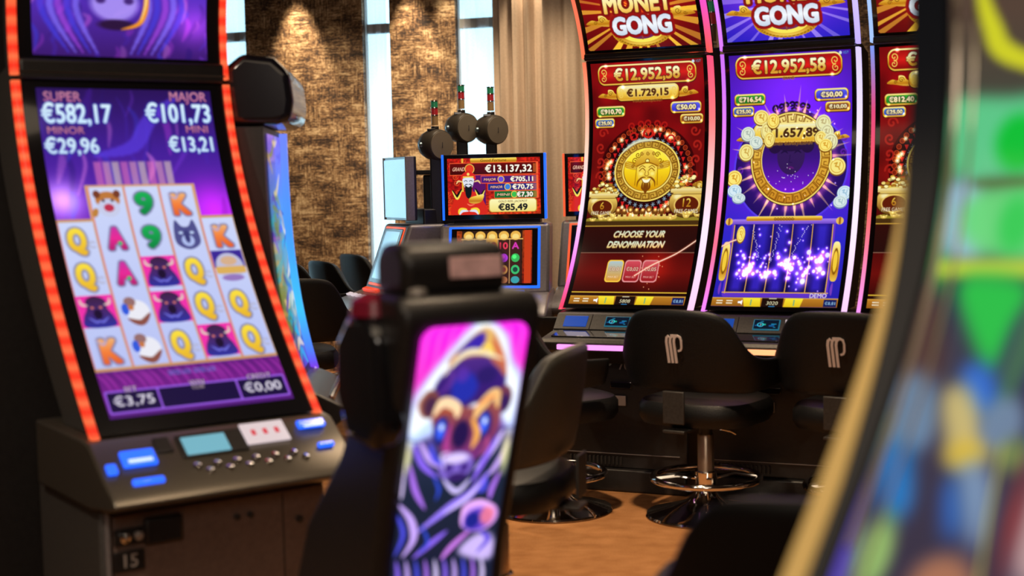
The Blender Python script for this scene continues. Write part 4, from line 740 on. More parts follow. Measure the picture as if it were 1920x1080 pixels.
drape('sheer_curtain', .66, 1.30, .03, .018, .10, SHEER, 3, 'bright sheer curtain right of the patterned wall panels behind the round signal lamps', 'curtain')
drape('beige_drape', .96, 3.1, -.09, .032, .125, DRAPE, 4, 'long beige folded drape on the back wall behind the red gong machine', 'drape')

# ------------------------------------------------------------------ curved slot machine
def slot(O, yaw, W, prof, zb, zs, zt, main, top, ledc, labels, thick=.30, tthick=.12, seam=.035, name='slot_machine', side_m=None, deck=True, bez=.022, inset=.012, lw=.015, ld=.042, edge='right', lower_front=-.05, top_end=None, mainz=None):
    r = empty(name, O, yaw); tag(r, labels[0], 'slot machine', labels[1] if len(labels) > 1 else None)
    Z = np.linspace(zb, zt, 44); Y = prof(Z)
    poly = [(float(y)+.008, float(z)) for y, z in zip(Y, Z)]; back = [(float(y)+(thick if z < zs+.02 else tthick), float(z)) for y, z in zip(Y, Z)][::-1]
    MB().prism(poly+back, -W/2+lw, W/2-lw).build('screen_housing', side_m or black, r, True)
    zm0, zm1 = (zb+.018, zs-.012) if mainz is None else mainz; sw = W-2*lw-2*bez
    # glossy glass border behind the picture
    def strip(nm, z0, z1, m, off):
        zz = np.linspace(z0, z1, 30); yy = prof(zz); V = []; 
        for y, z in zip(yy, zz): V += [(-W/2+lw, float(y)-off, float(z)), (W/2-lw, float(y)-off, float(z)), (W/2-lw, float(y)+.012, float(z)), (-W/2+lw, float(y)+.012, float(z))]
        F = [(i*4+k, i*4+(k+1) % 4, (i+1)*4+(k+1) % 4, (i+1)*4+k) for i in range(29) for k in range(4)]+[(0, 1, 2, 3), (119, 118, 117, 116)]
        return MB().add(V, F).build(nm, m, r, True)
    strip('glass_border', zb, zs, gloss, .002)
    screen('main_screen', main, lambda u, v: (-sw/2+sw*u, prof(zm1+(zm0-zm1)*v)-.004, zm1+(zm0-zm1)*v), r)
    strip('glass_border', zs+seam, zt, gloss, .002)
    te = top_end or zt-.02
    screen('top_screen', top, lambda u, v: (-sw/2+sw*u, prof(te+(zs+seam+.012-te)*v)-.004, te+(zs+seam+.012-te)*v), r)
    yc = float(prof(zs+seam/2)); MB().box((0, yc+.0, zs+seam/2), (W-2*lw+.002, .045, seam)).build('seam_trim', black, r, bevel=.008)
    MB().box((0, yc-.018, zs+seam*.35), (W-.03, .012, .004)).build('chrome_line', chrome, r)
    for sx in (-1, 1):
        c = ledc[0 if sx < 0 else 1]
        x0, x1 = (-W/2, -W/2+lw) if sx < 0 else (W/2-lw, W/2)
        zz = np.linspace(zs-.004, zb-.005, 90); led('led_strip', [(float(prof(z)), float(z)) for z in zz], (x0, x1, -.012, ld), lambda t, c=c: c[1](t), r)
        zz = np.linspace(zt, zs+.012, 40); led('led_strip', [(float(prof(z)), float(z)) for z in zz], (x0, x1, -.012, ld), lambda t, c=c: c[0](t), r)
    return r
blue_scr = mat('blue_display', (.01, .02, .05), .2, emit=(.01, .10, .60), estr=.6)
cyan_scr = mat('cyan_display', (.01, .02, .03), .2, emit=(.015, .17, .26), estr=.8)
pale_scr = mat('pale_display', (.2, .2, .2), .2, emit=(.75, .62, .66), estr=.85)
red_mark = mat('red_print', (.6, .05, .08), .3, emit=(.6, .05, .08), estr=.5)
def deck_map():
    c = Cv(60, 30, C8(8, 22, 40)); rg = random.Random(2)
    for k in range(9): c.rrect(rg.uniform(8, 52), rg.uniform(5, 25), rg.uniform(5, 14), rg.uniform(2, 5), 1, rg.choice([C8(30, 150, 190), C8(40, 190, 150), C8(20, 90, 150)]), .9)
    c.ring(16, 16, 7, 6, 2, C8(60, 190, 220)); c.text('3', 16, 16, 7, C8(200, 240, 250), None, None, 0, .4); return c
def deck_card():
    c = Cv(56, 32, C8(215, 195, 205)); c.glow(28, 16, 10, C8(60, 60, 60), .6); c.ell(28, 16, 4, 5, C8(40, 50, 110)); c.rrect(13, 16, 9, 12, 1, C8(190, 70, 90)); c.rrect(44, 15, 8, 10, 1, C8(190, 80, 100)); c.rrect(13, 24, 12, 2, 0, C8(90, 60, 70)); return c
DM, DC = deck_map(), deck_card()
def bank_deck(r, W, zb, barcol, number=None):
    pr = [(.02, zb-.012), (-.03, zb-.02), (-.10, zb-.092), (-.235, zb-.112), (-.25, zb-.13), (-.235, zb-.165), (-.06, zb-.24), (.30, zb-.24), (.30, zb-.012)]
    MB().prism(pr, -W/2+.005, W/2-.005).build('button_deck', dark, r, bevel=.004)
    ang = math.atan2(.072, .07)
    def on(u, t, dy=.003): return (u*W/2, -.03-.07*t-dy*math.sin(ang), zb-.02-.072*t+dy*math.cos(ang))
    def pan(nm, u, t, w, h, m, par=r, dy=.003, th=.006): return MB().box(on(u, t, dy), (w, h, th), rx=ang).build(nm, m, par, bevel=.002)
    pan('deck_frame', -.70, .5, .17, .088, greym, dy=.002); bs = pan('ticket_slot', -.66, .5, .11, .060, blue_scr, dy=.005)
    pan('deck_frame', .16, .5, .36, .088, greym, dy=.002)
    ds = pan('deck_display', -.02, .5, .115, .056, cyan_scr, dy=.006); pd = pan('deck_display', .40, .5, .105, .060, pale_scr, dy=.006)
    def onp(u0, w, hh, cv, par):
        def fn(u, v):
            t = .5+(v-.5)*hh/.1003; return u0*W/2+(u-.5)*w, -.03-.07*t-.0098*math.sin(ang), zb-.02-.072*t+.0098*math.cos(ang)
        screen('display_picture', cv, fn, par)
    onp(-.02, .105, .048, DM, ds); onp(.40, .094, .050, DC, pd)
    MB().box((0, -.165, zb-.098), (W*.86, .10, .006), rx=.148).build('glass_shelf', gloss, r, bevel=.002)
    MB().cyl((.12*W/.66+.07, -.17, zb-.096), (.12*W/.66+.07, -.17, zb-.084), .032).build('spin_button', pale_scr, r, bevel=.003)
    b = MB().box((0, -.2505, zb-.147), (W*.72, .014, .022)).build('light_bar', mat('bar_'+str(barcol), (.02, .02, .02), .3, emit=barcol, estr=1.7), r, bevel=.003)
    MB().prism([(-.05, .10), (-.04, zb-.20), (.35, zb-.20), (.35, .10)], -W/2+.008, W/2-.008).build('base_cabinet', black, r, bevel=.006)
    MB().box((0, .145, .05), (W-.01, .46, .10)).build('plinth', black, r, bevel=.008)
    v = MB(); [v.box((-.26*W/.66+k*.0185, -.055, .135), (.007, .012, .035)) for k in range(14)]; v.build('vent_grille', dark, r)
    MB().box((0, -.052, .166), (W*.86, .006, .003)).build('metal_line', silver, r)
    lp = MB().box((-.02, -.056, zb-.405), (.085, .008, .045)).build('label_plate', plate_m, r, bevel=.003)
    MB().box((0, -.053, zb-.335), (.10, .01, .03)).build('coin_slot', gloss, r, bevel=.003)
    lk = MB().lathe([(.0, 0), (.012, 0), (.012, .008), (.0, .009)], 20, (-.055, -.046, zb-.238), (0, -1, 0)).build('lock', chrome, r, True)
    if number: text_mesh('machine_number', number, .055, mat('pale_print', (.30, .29, .28), .6), r, (.012, -.0475, zb-.25), (PI/2, 0, 0))
bprof = Prof([(.809, 0), (.919, .098), (1.072, .2), (1.253, .292), (1.406, .341), (1.577, .371), (1.70, .389), (1.869, .375), (1.96, .348), (2.22, .225)])
BT = 24; be1 = Vector((math.cos(math.radians(BT)), -math.sin(math.radians(BT)), 0))
BA = Vector((.214, 6.45, 0)); BW = .62; BP = .668
cor, mag, whm, pk = C8(255, 120, 85), C8(225, 60, 235), C8(255, 225, 255), C8(255, 190, 200)
vio = C8(190, 110, 255); lav = C8(225, 215, 255)
LEDS = [
 ((grad([(0, C8(255, 110, 90)), (1, C8(255, 120, 80))]), grad([(0, cor), (.35, C8(255, 205, 180)), (.6, whm), (.85, C8(255, 120, 235)), (1, C8(255, 60, 90))])),
  (grad([(0, C8(240, 90, 230)), (.6, C8(235, 80, 190)), (1, C8(250, 90, 80))]), grad([(0, C8(255, 80, 120)), (.25, C8(255, 120, 120)), (.5, C8(255, 205, 200)), (.7, whm), (1, C8(255, 200, 235))]))),
 ((grad([(0, C8(225, 140, 255)), (1, C8(215, 120, 255))]), grad([(0, C8(200, 110, 255)), (.4, C8(235, 130, 255)), (.75, C8(255, 110, 140)), (1, C8(240, 130, 255))])),
  (grad([(0, lav), (1, C8(190, 170, 255))]), grad([(0, C8(215, 200, 255)), (.4, C8(245, 235, 255)), (.75, whm), (1, C8(250, 200, 250))]))),
 ((grad([(0, C8(170, 200, 255)), (1, C8(160, 190, 240))]), grad([(0, C8(120, 150, 235)), (.25, C8(220, 70, 120)), (.6, C8(255, 100, 90)), (1, C8(245, 150, 240))])),
  (grad([(0, lav), (1, lav)]), grad([(0, lav), (1, whm)]))),
]
mains = [gong_red(), gong_purple(), gong_red(green='€812,40')]
tops = [gong_top(False), gong_top(True), gong_top(False)]
lab = ['tall curved red gong slot machine asking to choose a denomination, leftmost of the bank', 'tall curved purple gong slot machine with glowing sparkles on its reels', 'red gong slot machine mostly hidden behind the blurred foreground machine']
bars = [(.85, .25, .75), (1.0, .38, .16), (1.0, .38, .16)]
for k in range(3):
    P = BA+be1*(BW/2+BP*k)
    r = slot((P.x, P.y, 0), BT, BW, bprof, .811, 1.945, 2.48, mains[k], tops[k], LEDS[k], [lab[k]], top_end=2.40)
    bank_deck(r, BW, .811, bars[k], '70' if k == 0 else None)
# signal lamp standing behind the gap between the gong machines
def candle(r, x, y, z, h=.17, rad=.018):
    for nm, a, b_, m in (('green_lens', .72, .95, mat('green_lens', (.02, .22, .10), .2, emit=(.01, .10, .04), estr=.5)), ('red_lens', .44, .70, mat('red_lens', (.45, .02, .03), .2, emit=(.15, .01, .01), estr=.4)), ('amber_lens', .08, .42, mat('amber_lens', (.45, .28, .12), .25))):
        MB().cyl((x, y, z+h*a), (x, y, z+h*b_), rad).build(nm, m, r, bevel=.002)
    for q in (0, .425, .70, .95): MB().cyl((x, y, z+h*q), (x, y, z+h*q+.006), rad*1.12).build('chrome_ring', chrome, r, True)
t_ = empty('signal_lamp', (1.005, 7.03, 0)); tag(t_, 'green and red signal lamp seen in the gap between the two gong machines', 'signal lamp')
MB().cyl((0, 0, 0), (0, 0, 2.00), .022).build('post', black, t_, bevel=.002); MB().box((0, 0, 2.0), (.07, .07, .04)).build('cap', black, t_, bevel=.005); candle(t_, 0, 0, 2.035, .22, .021)

# ------------------------------------------------------------------ left machine with the red beaded edge lights
sc_ = 1.0278
lprof = Prof([(.737+a*sc_, b_*sc_) for a, b_ in ((0, 0), (.2, .175), (.41, .335), (.67, .45), (.83, .525), (.98, .56), (1.2, .54))], 3)
def beads(n):
    def f(t):
        k = .5+.5*math.cos(2*PI*n*t); return C8(245, 42, 22)*(1-k)+C8(252, 112, 66)*k
    return f
LO = Vector((-1.115, 3.70, 0)); LY = -35; LW = .672
l1 = Vector((math.cos(math.radians(-LY)), math.sin(math.radians(-LY)), 0))
P = LO+l1*(LW/2)
bl = [(beads(10), beads(22))]*2
bm_, bt_ = buffalo_main(), buffalo_top()
lm = slot((P.x, P.y, 0), LY, LW, lprof, .737, 1.715, 2.25, bm_, bt_, bl, ['large slot machine at left with glowing orange red edge lights and bison reels'], thick=.28, seam=.06, side_m=greym, bez=.045, lw=.020, ld=.018, mainz=(.775, 1.690), top_end=2.21)
zb = .737
MB().prism([(.02, zb-.005), (-.03, zb-.012), (-.13, zb-.085), (-.20, zb-.125), (-.222, zb-.148), (-.20, zb-.162), (-.02, zb-.185), (.42, zb-.185), (.42, zb-.0)], -LW/2-.02, LW/2+.02).build('button_deck', mat('bronze_deck', (.12, .105, .085), .32, .5), lm, bevel=.008)
MB().prism([(-.02, 0), (-.02, zb-.18), (.50, zb-.18), (.50, 0)], -LW/2+.005, LW/2-.005).build('base_cabinet', greym, lm, bevel=.01)
door = MB().box((.01, -.028, .29), (LW-.05, .02, .48)).build('cabinet_door', mat('brown_door', (.20, .135, .11), .5, .2, noise=(60, .1, .03)), lm, bevel=.006)
MB().box((-LW/2+.02, -.035, .28), (.012, .02, .53)).build('edge_trim', silver, lm, bevel=.003)
MB().box((-.165, -.045, .475), (.11, .02, .075)).build('lock_plate', black, lm, bevel=.01)
MB().lathe([(0, 0), (.014, 0), (.014, .02), (0, .024)], 20, (-.275, -.04, .470), (0, -1, 0)).build('lock', chrome, lm, True)
MB().box((-.255, -.042, .470), (.09, .012, .045)).build('lock_frame', black, lm, bevel=.004)
MB().lathe([(0, 0), (.012, 0), (.012, .016), (0, .02)], 20, (-.238, -.044, .472), (0, -1, 0)).build('lock', plate_m, lm, True)
MB().box((.19, -.0385, .29), (.003, .002, .46)).build('door_seam', black, lm)
MB().lathe([(0, 0), (.010, 0), (.010, .008), (0, .01)], 16, (.24, -.038, .44), (0, -1, 0)).build('lock', dark, lm, True)
for dx in (.05, .09): MB().lathe([(0, 0), (.009, 0), (.009, .008), (0, .01)], 16, (dx, -.038, .475), (0, -1, 0)).build('lock', dark, lm, True)
pl = MB().box((-.262, -.043, .405), (.085, .008, .055)).build('number_plate', black, lm, bevel=.003)
text_mesh('machine_number', '15', .05, mat('grey_print', (.40, .36, .33), .6), pl, (-.262, -.0475, .405), (PI/2, 0, 0))
la = math.atan2(.073, .10)
def lon(x, t, dy=.004): return (x, -.03-.10*t-dy*math.sin(la), zb-.012-.073*t+dy*math.cos(la))
bb = mat('blue_button', (.02, .05, .3), .2, emit=(.02, .12, 1.0), estr=1.6); bw = mat('button_legend', (.5, .6, .9), .3, emit=(.45, .62, 1.0), estr=1.1)
def lbtn(x, t, w, h, leg=True):
    b = MB().box(lon(x, t, .008), (w, h, .014), rx=la).build('button', bb, lm, bevel=.005)
    if leg: MB().box(lon(x, t+.12, .0165), (w*.7, h*.22, .002), rx=la).build('button_legend', bw, b)
lbtn(-.245, .62, .092, .055); lbtn(-.325, .85, .028, .034, False); lbtn(.275, .25, .085, .028); lbtn(.285, .95, .05, .016, False); lbtn(-.245, 1.30, .085, .02, False)
MB().box(lon(-.165, .30, .004), (.045, .055, .006), rx=la).build('speaker_slot', black, lm, bevel=.003)
MB().box(lon(-.03, .42, .003), (.19, .085, .006), rx=la).build('display_frame', black, lm, bevel=.003)
MB().box(lon(-.05, .45, .007), (.125, .065, .005), rx=la).build('deck_display', mat('aqua_display', (.02, .05, .06), .2, emit=(.22, .55, .68), estr=.8), lm, bevel=.002)
MB().box(lon(.13, .32, .006), (.13, .078, .006), rx=la).build('deck_display', pale_scr, lm, bevel=.002)
for k in range(3): MB().box(lon(.095+k*.035, .32, .0105), (.012, .02, .002), rx=la).build('icon', red_mark, lm)
for k in range(12):
    MB().lathe([(0, 0), (.011, 0), (.010, .006), (0, .009)], 16, lon(-.10+k*.028, 1.05+.18*(k % 2), .004), (0, -.5, .85)).build('metal_stud', chrome, lm, True)

# neighbour of the left machine, turned away on the round pod
nprof = Prof([(.72, 0), (.86, .035), (1.0, .058), (1.3, .085), (1.6, .09)], 3)
NB = empty('slot_machine', (-.715, 4.87, 0), -93.5); tag(NB, 'dark slot machine with blue edge light seen side-on behind the red edged one', 'slot machine')
nz = np.linspace(.72, 1.58, 30); ny = nprof(nz)
MB().prism([(float(y), float(z)) for y, z in zip(ny, nz)]+[(float(y)+.20, float(z)) for y, z in zip(ny[::-1], nz[::-1])], -.265, .265).build('screen_housing', black, NB, True)
screen('main_screen', dragon_sliver(), lambda u, v: (-.20+.42*u, nprof(1.56-.80*v)-.004, 1.56-.80*v), NB)
led('led_strip', [(float(nprof(z)), float(z)) for z in np.linspace(1.575, .73, 40)], (.236, .266, -.026, .01), grad([(0, C8(110, 130, 240)), (.4, C8(70, 150, 255)), (.75, C8(60, 190, 255)), (.93, C8(80, 120, 255)), (1, C8(120, 50, 220))]), NB)
MB().prism([(.05, 1.585), (.0, 1.60), (-.01, 1.66), (.0, 1.75), (.05, 1.80), (.15, 1.815), (.22, 1.76), (.26, 1.66), (.26, 1.585)], -.275, .275).build('hood', mat('hood_plastic', (.012, .012, .018), .16, coat=.3), NB, bevel=.025, seg=5)
MB().prism([(.0, .735), (-.06, .71), (-.145, .665), (-.155, .64), (-.12, .61), (0, .5), (.28, .5), (.28, .72), (.02, .735)], -.285, .285).build('button_deck', black, NB, bevel=.006)
MB().box((.0, .15, .25), (.54, .26, .50)).build('base_cabinet', black, NB, bevel=.01)
for k in range(10): MB().lathe([(0, 0), (.013, 0), (.012, .008), (0, .011)], 16, (-.24+k*.053, -.10, .692), (0, -.4, .9)).build('metal_stud', chrome, NB, True)
MB().box((0, -.154, .655), (.5, .010, .008)).build('chrome_line', chrome, NB, bevel=.002)
DV = empty('divider_cabinet', (P.x, P.y, 0), LY); DV.location = LO+l1*(LW/2); tag(DV, 'tall black divider behind the red edged machine at the far left', 'cabinet')
MB().box((-.55, 1.16, 1.15), (1.2, .40, 2.3)).build('cabinet_body', black, DV, bevel=.01); MB().box((-.55, .95, .06), (1.16, .02, .12)).build('kick_board', dark, DV, bevel=.004)

# ------------------------------------------------------------------ middle cabinet seen from behind with the lit bison panel
MC = empty('slot_machine', (-.075, 2.80, 0), -27); tag(MC, 'black cabinet in the centre foreground with a glowing bison picture panel', 'slot machine')
body = [(.03, 1.165), (.0, 1.14), (.0, 1.10), (.095, .85), (.19, .60), (.25, .32), (.27, 0), (.80, 0), (.78, .34), (.62, .60), (.38, .80), (.29, .92), (.26, 1.05), (.23, 1.14), (.18, 1.165)]
MB().prism(body, -.155, .155).build('cabinet_body', black, MC, bevel=.035, seg=5)
MB().prism([(.08, 1.09), (.06, .90), (.10, .85), (.24, .86), (.30, .95), (.29, 1.06), (.22, 1.12), (.12, 1.12)], -.19, -.12).build('side_hood', gloss, MC, bevel=.02)
def panel_fn(u, v):
    # rounded corners: rows narrow close to both ends
    z = 1.105-.62*v; y = np.interp(1.105-z, [0, .005, .255, .505, .62], [-.004, -.0035, .091, .186, .212])
    q = np.clip(1-v*.62/.03, 0, 1); hw = .1185-.03*(1-np.sqrt(np.clip(1-q*q, 0, 1))); return (-hw+2*hw*u), y-.006, z
screen('picture_panel', bison_panel(), panel_fn, MC, glow_mat('lit_panel', 1.25, .2))
MB().prism([(.05, 1.16), (.04, 1.235), (.07, 1.265), (.17, 1.265), (.20, 1.235), (.20, 1.16)], -.13, .10).build('top_box', black, MC, bevel=.022, seg=4)
MB().box((.025, .042, 1.215), (.115, .006, .042), rx=-.13).build('label_plate', mat('pinkish_label', (.85, .52, .52), .5, noise=(40, .2, 0)), MC, bevel=.002)
MB().lathe([(0, 0), (.02, 0), (.018, .012), (0, .016)], 20, (-.10, .05, 1.165), (0, 0, 1)).build('screw_cap', plate_m, MC, True)
MB().lathe([(0, 0), (.05, 0), (.045, .03), (.02, .045), (0, .048)], 28, (-.15, .16, 1.12), (0, 0, 1)).build('red_lamp', mat('dark_red_lens', (.20, .01, .03), .25), MC, True)
MB().prism([(.23, .10), (.23, 0), (.84, 0), (.84, .10)], -.17, .17).build('base', black, MC, bevel=.01)

# ------------------------------------------------------------------ big blurred machine at right
fprof = Prof([(.80, -.20), (.86, -.125), (.953, 0), (1.035, .118), (1.117, .231), (1.211, .335), (1.33, .427), (1.469, .470), (1.611, .485), (1.80, .47)], 5)
FY = 32; FW = .62; f1 = Vector((math.cos(math.radians(FY)), -math.sin(math.radians(FY)), 0))
P = Vector((.285, 1.5, 0))+f1*(FW/2)
FM = empty('slot_machine', P, FY); tag(FM, 'huge out-of-focus curved slot machine with gold edge and green blue screen at right', 'slot machine')
zz = np.linspace(.80, 1.95, 50); yy = fprof(zz)
MB().prism([(float(y)+.012, float(z)) for y, z in zip(yy, zz)]+[(float(y)+.10, float(z)) for y, z in zip(yy[::-1], zz[::-1])], -FW/2+.012, FW/2-.012).build('screen_housing', black, FM, True)
gm = mat('gold_edge', (.55, .36, .12), .4, emit=(.50, .30, .07), estr=.55)
kk = [k for k in range(50) if zz[k] < 1.40]
for sx in (-1, 1):
    V = []; xo = sx*FW/2
    for q, k in enumerate(kk):
        wd = .025*min(1.0, (len(kk)-1-q)/16+.05); V += [(xo, float(yy[k])-.010, float(zz[k])), (xo-sx*wd, float(yy[k])-.010, float(zz[k])), (xo-sx*wd, float(yy[k])+.02, float(zz[k])), (xo, float(yy[k])+.02, float(zz[k]))]
    nk = len(kk); MB().add(V, [(i*4+k, i*4+(k+1) % 4, (i+1)*4+(k+1) % 4, (i+1)*4+k) for i in range(nk-1) for k in range(4)]+[(0, 1, 2, 3), (nk*4-1, nk*4-2, nk*4-3, nk*4-4)]).build('edge_strip', gm, FM, True)
    MB().prism([(float(y)-.004, float(z)) for y, z in zip(yy, zz)]+[(float(y)+.020, float(z)) for y, z in zip(yy[::-1], zz[::-1])], *sorted((sx*FW/2, sx*(FW/2-.044)))).build('dark_border', mat('blue_black_border', (.012, .016, .026), .35, spec=.3), FM, True)
streak_m = mat('streak_beige', (.55, .46, .36), .12, .3)  # beige tubes added to stand for light streaks along the curved cover
for x_, o_, w_, a_ in ((-.245, .030, .007, 8), (-.225, .022, .004, 0)):
    MB().tube([(x_, float(yy[k])-o_, float(zz[k])) for k in range(a_, 50)], w_*.6, 8).build('light_streak', streak_m, FM, True)
screen('main_screen', green_art(), lambda u, v: (-FW/2+.050+(FW-.10)*u, fprof(1.78-.95*v)-.001, 1.78-.95*v), FM)
MB().prism([(-.19, .82), (-.34, .76), (-.36, .70), (-.1, .62), (.30, .62), (.30, .80)], -FW/2, FW/2).build('button_deck', dark, FM, bevel=.01)
MB().box((0, .13, .31), (FW-.02, .40, .62)).build('base_cabinet', black, FM, bevel=.01)

# ------------------------------------------------------------------ stools
def stool(name, O, yaw, lift, label, group=None, mback=None, logo=True, bw_=1.07, seat_m=None, ringed=True):
    """faces local +y; yaw in degrees clockwise from world +y"""
    r = empty(name, (O[0], O[1], 0), yaw); tag(r, label, 'stool', group); mb_ = mback or leather; h = lift
    N = 36; K = 10; out = []; inn = []
    def top(a):
        a = abs(a); s = 1/(1+math.exp((a-.43)*17)); return .695-.02*a+.185*s
    for i in range(N+1):
        a = -1+2*i/N; ph = a*math.radians(101)
        def P(R, yb): 
            cx = math.copysign(abs(math.sin(ph))**.75, ph); cy = math.copysign(abs(math.cos(ph))**.75, math.cos(ph)); return (R*cx*bw_, .02-yb*cy)
        zt = top(a)+h; zb_ = .535+h+.05*max(0, abs(a)-.55)
        for k in range(K+1):
            t = k/K; z = zb_+(zt-zb_)*t; e = 1-.10*(1-t)**2; rr = .030*math.sin(PI*t)**.4
            x, y = P(.315*e, .265*e); out.append((x, y-.03*t*math.cos(ph)**2*(1 if math.cos(ph) > 0 else 0), z))
            x, y = P(.265*e, .215*e); inn.append((x, y-.02*t*math.cos(ph)**2*(1 if math.cos(ph) > 0 else 0), z-(.012 if k == K else -.012 if k == 0 else 0)))
    F = []; o2 = len(out); M = K+1
    for i in range(N):
        for k in range(K): F.append((i*M+k, (i+1)*M+k, (i+1)*M+k+1, i*M+k+1)); F.append((o2+i*M+k, o2+i*M+k+1, o2+(i+1)*M+k+1, o2+(i+1)*M+k))
        F.append((i*M+K, (i+1)*M+K, o2+(i+1)*M+K, o2+i*M+K)); F.append((i*M, o2+i*M, o2+(i+1)*M, (i+1)*M))
    for i in (0, N):
        for k in range(K): F.append((i*M+k, i*M+k+1, o2+i*M+k+1, o2+i*M+k))
    MB().add(out+inn, F).build('backrest', mb_, r, True, sub=1)
    # cushion
    pts = []; rings = [(.02, .500), (.20, .502), (.235, .492), (.25, .470), (.25, .425), (.235, .400), (.18, .392), (.02, .392)]; n = 40; F = []
    for q, z in rings:
        for k in range(n):
            a = 2*PI*k/n; e = (abs(math.cos(a))**3.2+abs(math.sin(a))**3.2)**(-1/3.2); pts.append((q*e*math.cos(a), q*e*math.sin(a)*.96+.01, z+h))
    for i in range(len(rings)-1):
        for k in range(n): F.append((i*n+k, i*n+(k+1) % n, (i+1)*n+(k+1) % n, (i+1)*n+k))
    F += [tuple(range(n)), tuple(range((len(rings)-1)*n, len(rings)*n))[::-1]]
    MB().add(pts, F).build('seat', seat_m or leather, r, True)
    MB().box((0, -.268, .485+h), (.095, .012, .13)).build('bracket', dark, r, bevel=.004); MB().box((0, -.15, .389+h), (.095, .25, .012)).build('bracket_arm', dark, r, bevel=.003)
    MB().cyl((0, 0, .31), (0, 0, .39+h), .028).build('gas_lift', black, r, True)
    MB().lathe([(.034, .10), (.034, .335), (.031, .34)], 32).build('pole', brushed, r, True)
    MB().tube([(.03, -.02, .375+h), (.14, -.05, .37+h), (.17, -.06, .362+h)], .005, 8).build('lever', chrome, r, True)
    RZ = .16
    if ringed:
        ring = MB().tube([(.218*math.cos(2*PI*k/64), .218*math.sin(2*PI*k/64), RZ) for k in range(64)], .0145, 14, True).build('foot_ring', chrome, r, True)
        sp = MB(); [sp.tube([(.03*math.cos(a), .03*math.sin(a), RZ-.004), (.12*math.cos(a+.12), .12*math.sin(a+.12), RZ+.012), (.21*math.cos(a), .21*math.sin(a), RZ)], .0075, 8) for a in (.6, .6+PI/2, .6+PI, .6+1.5*PI)]; sp.build('spokes', chrome, ring, True)
    MB().lathe([(.046, .125), (.046, .19)], 32).build('collar', chrome, r, bevel=.004)
    MB().lathe([(.245, 0), (.250, .006), (.245, .014), (.20, .026), (.14, .042), (.09, .060), (.055, .085), (.040, .115), (.036, .135)], 64).build('base', chrome, r, True)
    if logo:
        lg = MB()
        def rib(pts_, w):
            P_ = [Vector((p[0], p[1])) for p in pts_]; V = []; m = len(P_)
            for i, p in enumerate(P_):
                d = (P_[min(i+1, m-1)]-P_[max(i-1, 0)]).normalized(); nn = Vector((-d.y, d.x))*w/2
                for q in (nn, -nn):
                    X = p.x+q.x; Zz = p.y+q.y; V += [(X, yl(Zz), Zz), (X, yl(Zz)+.004, Zz)]
            F_ = []
            for i in range(m-1):
                a = i*4; b = a+4; F_ += [(a, a+2, b+2, b), (a+1, b+1, b+3, a+3), (a, b, b+1, a+1), (a+2, a+3, b+3, b+2)]
            F_ += [(0, 1, 3, 2), ((m-1)*4, (m-1)*4+2, (m-1)*4+3, (m-1)*4+1)]; lg.add(V, F_)
        def yl(z):
            t = (z-.535-h)/.335; e = 1-.10*(1-t)**2; return .02-.265*e-.03*t-.0035
        zc = .715+h
        for k in range(3):
            x = -.032+k*.0165; rib([(x+.004, zc-.055), (x, zc+.03), (x+.003, zc+.047), (x+.012, zc+.054)], .0105)
        rib([(-.012, zc+.056), (.018, zc+.056), (.030, zc+.05), (.034, zc+.035), (.033, zc+.008), (.028, zc-.002), (.016, zc-.006)], .0085)
        lg.build('logo', logo_m, r)
    return r
stool('swivel_stool', (.78, 5.77), 35, 0, 'black logo stool in front of the purple gong machine, its footring in full view')
stool('swivel_stool', (.78+.64*be1.x, 5.77+.64*be1.y+.03), 35, 0, 'black logo stool half hidden behind the gold edge of the foreground machine')
stool('swivel_stool', (.155, 5.93), 62, 0, 'black stool in front of the red gong machine, behind the grey stool', logo=False)
stool('swivel_stool', (-.06, 4.30), -72, .02, 'dark grey leather stool turned side-on, right behind the bison panel cabinet', mback=leather_g, logo=False, ringed=False)
stool('swivel_stool', (.575, 2.44), 20, 0, 'blurred dark stool back at the bottom edge beside the foreground machine', logo=False)
stool('swivel_stool', (-.33, 5.42), -50, 0, 'olive grey leather stool between the blue edged machine and the bison cabinet', mback=leather_g, logo=False)
stool('swivel_stool', (-1.16, 7.3), -15, .06, 'black stool nearest behind the blue edge light', logo=False)
stool('swivel_stool', (-1.24, 8.45), 35, .09, 'black stool with raised arm in front of the left patterned panel', logo=False)
stool('swivel_stool', (-1.0, 9.08), 60, .05, 'small distant stool below the patterned wall beside the window strip', logo=False)
stool('swivel_stool', (-.90, 9.92), 60, .05, 'farthest stool at the foot of the bright window strip', logo=False)
stool('swivel_stool', (.33, 7.15), -65, .06, 'black stool catching blue light beside the fortune machine', logo=False)

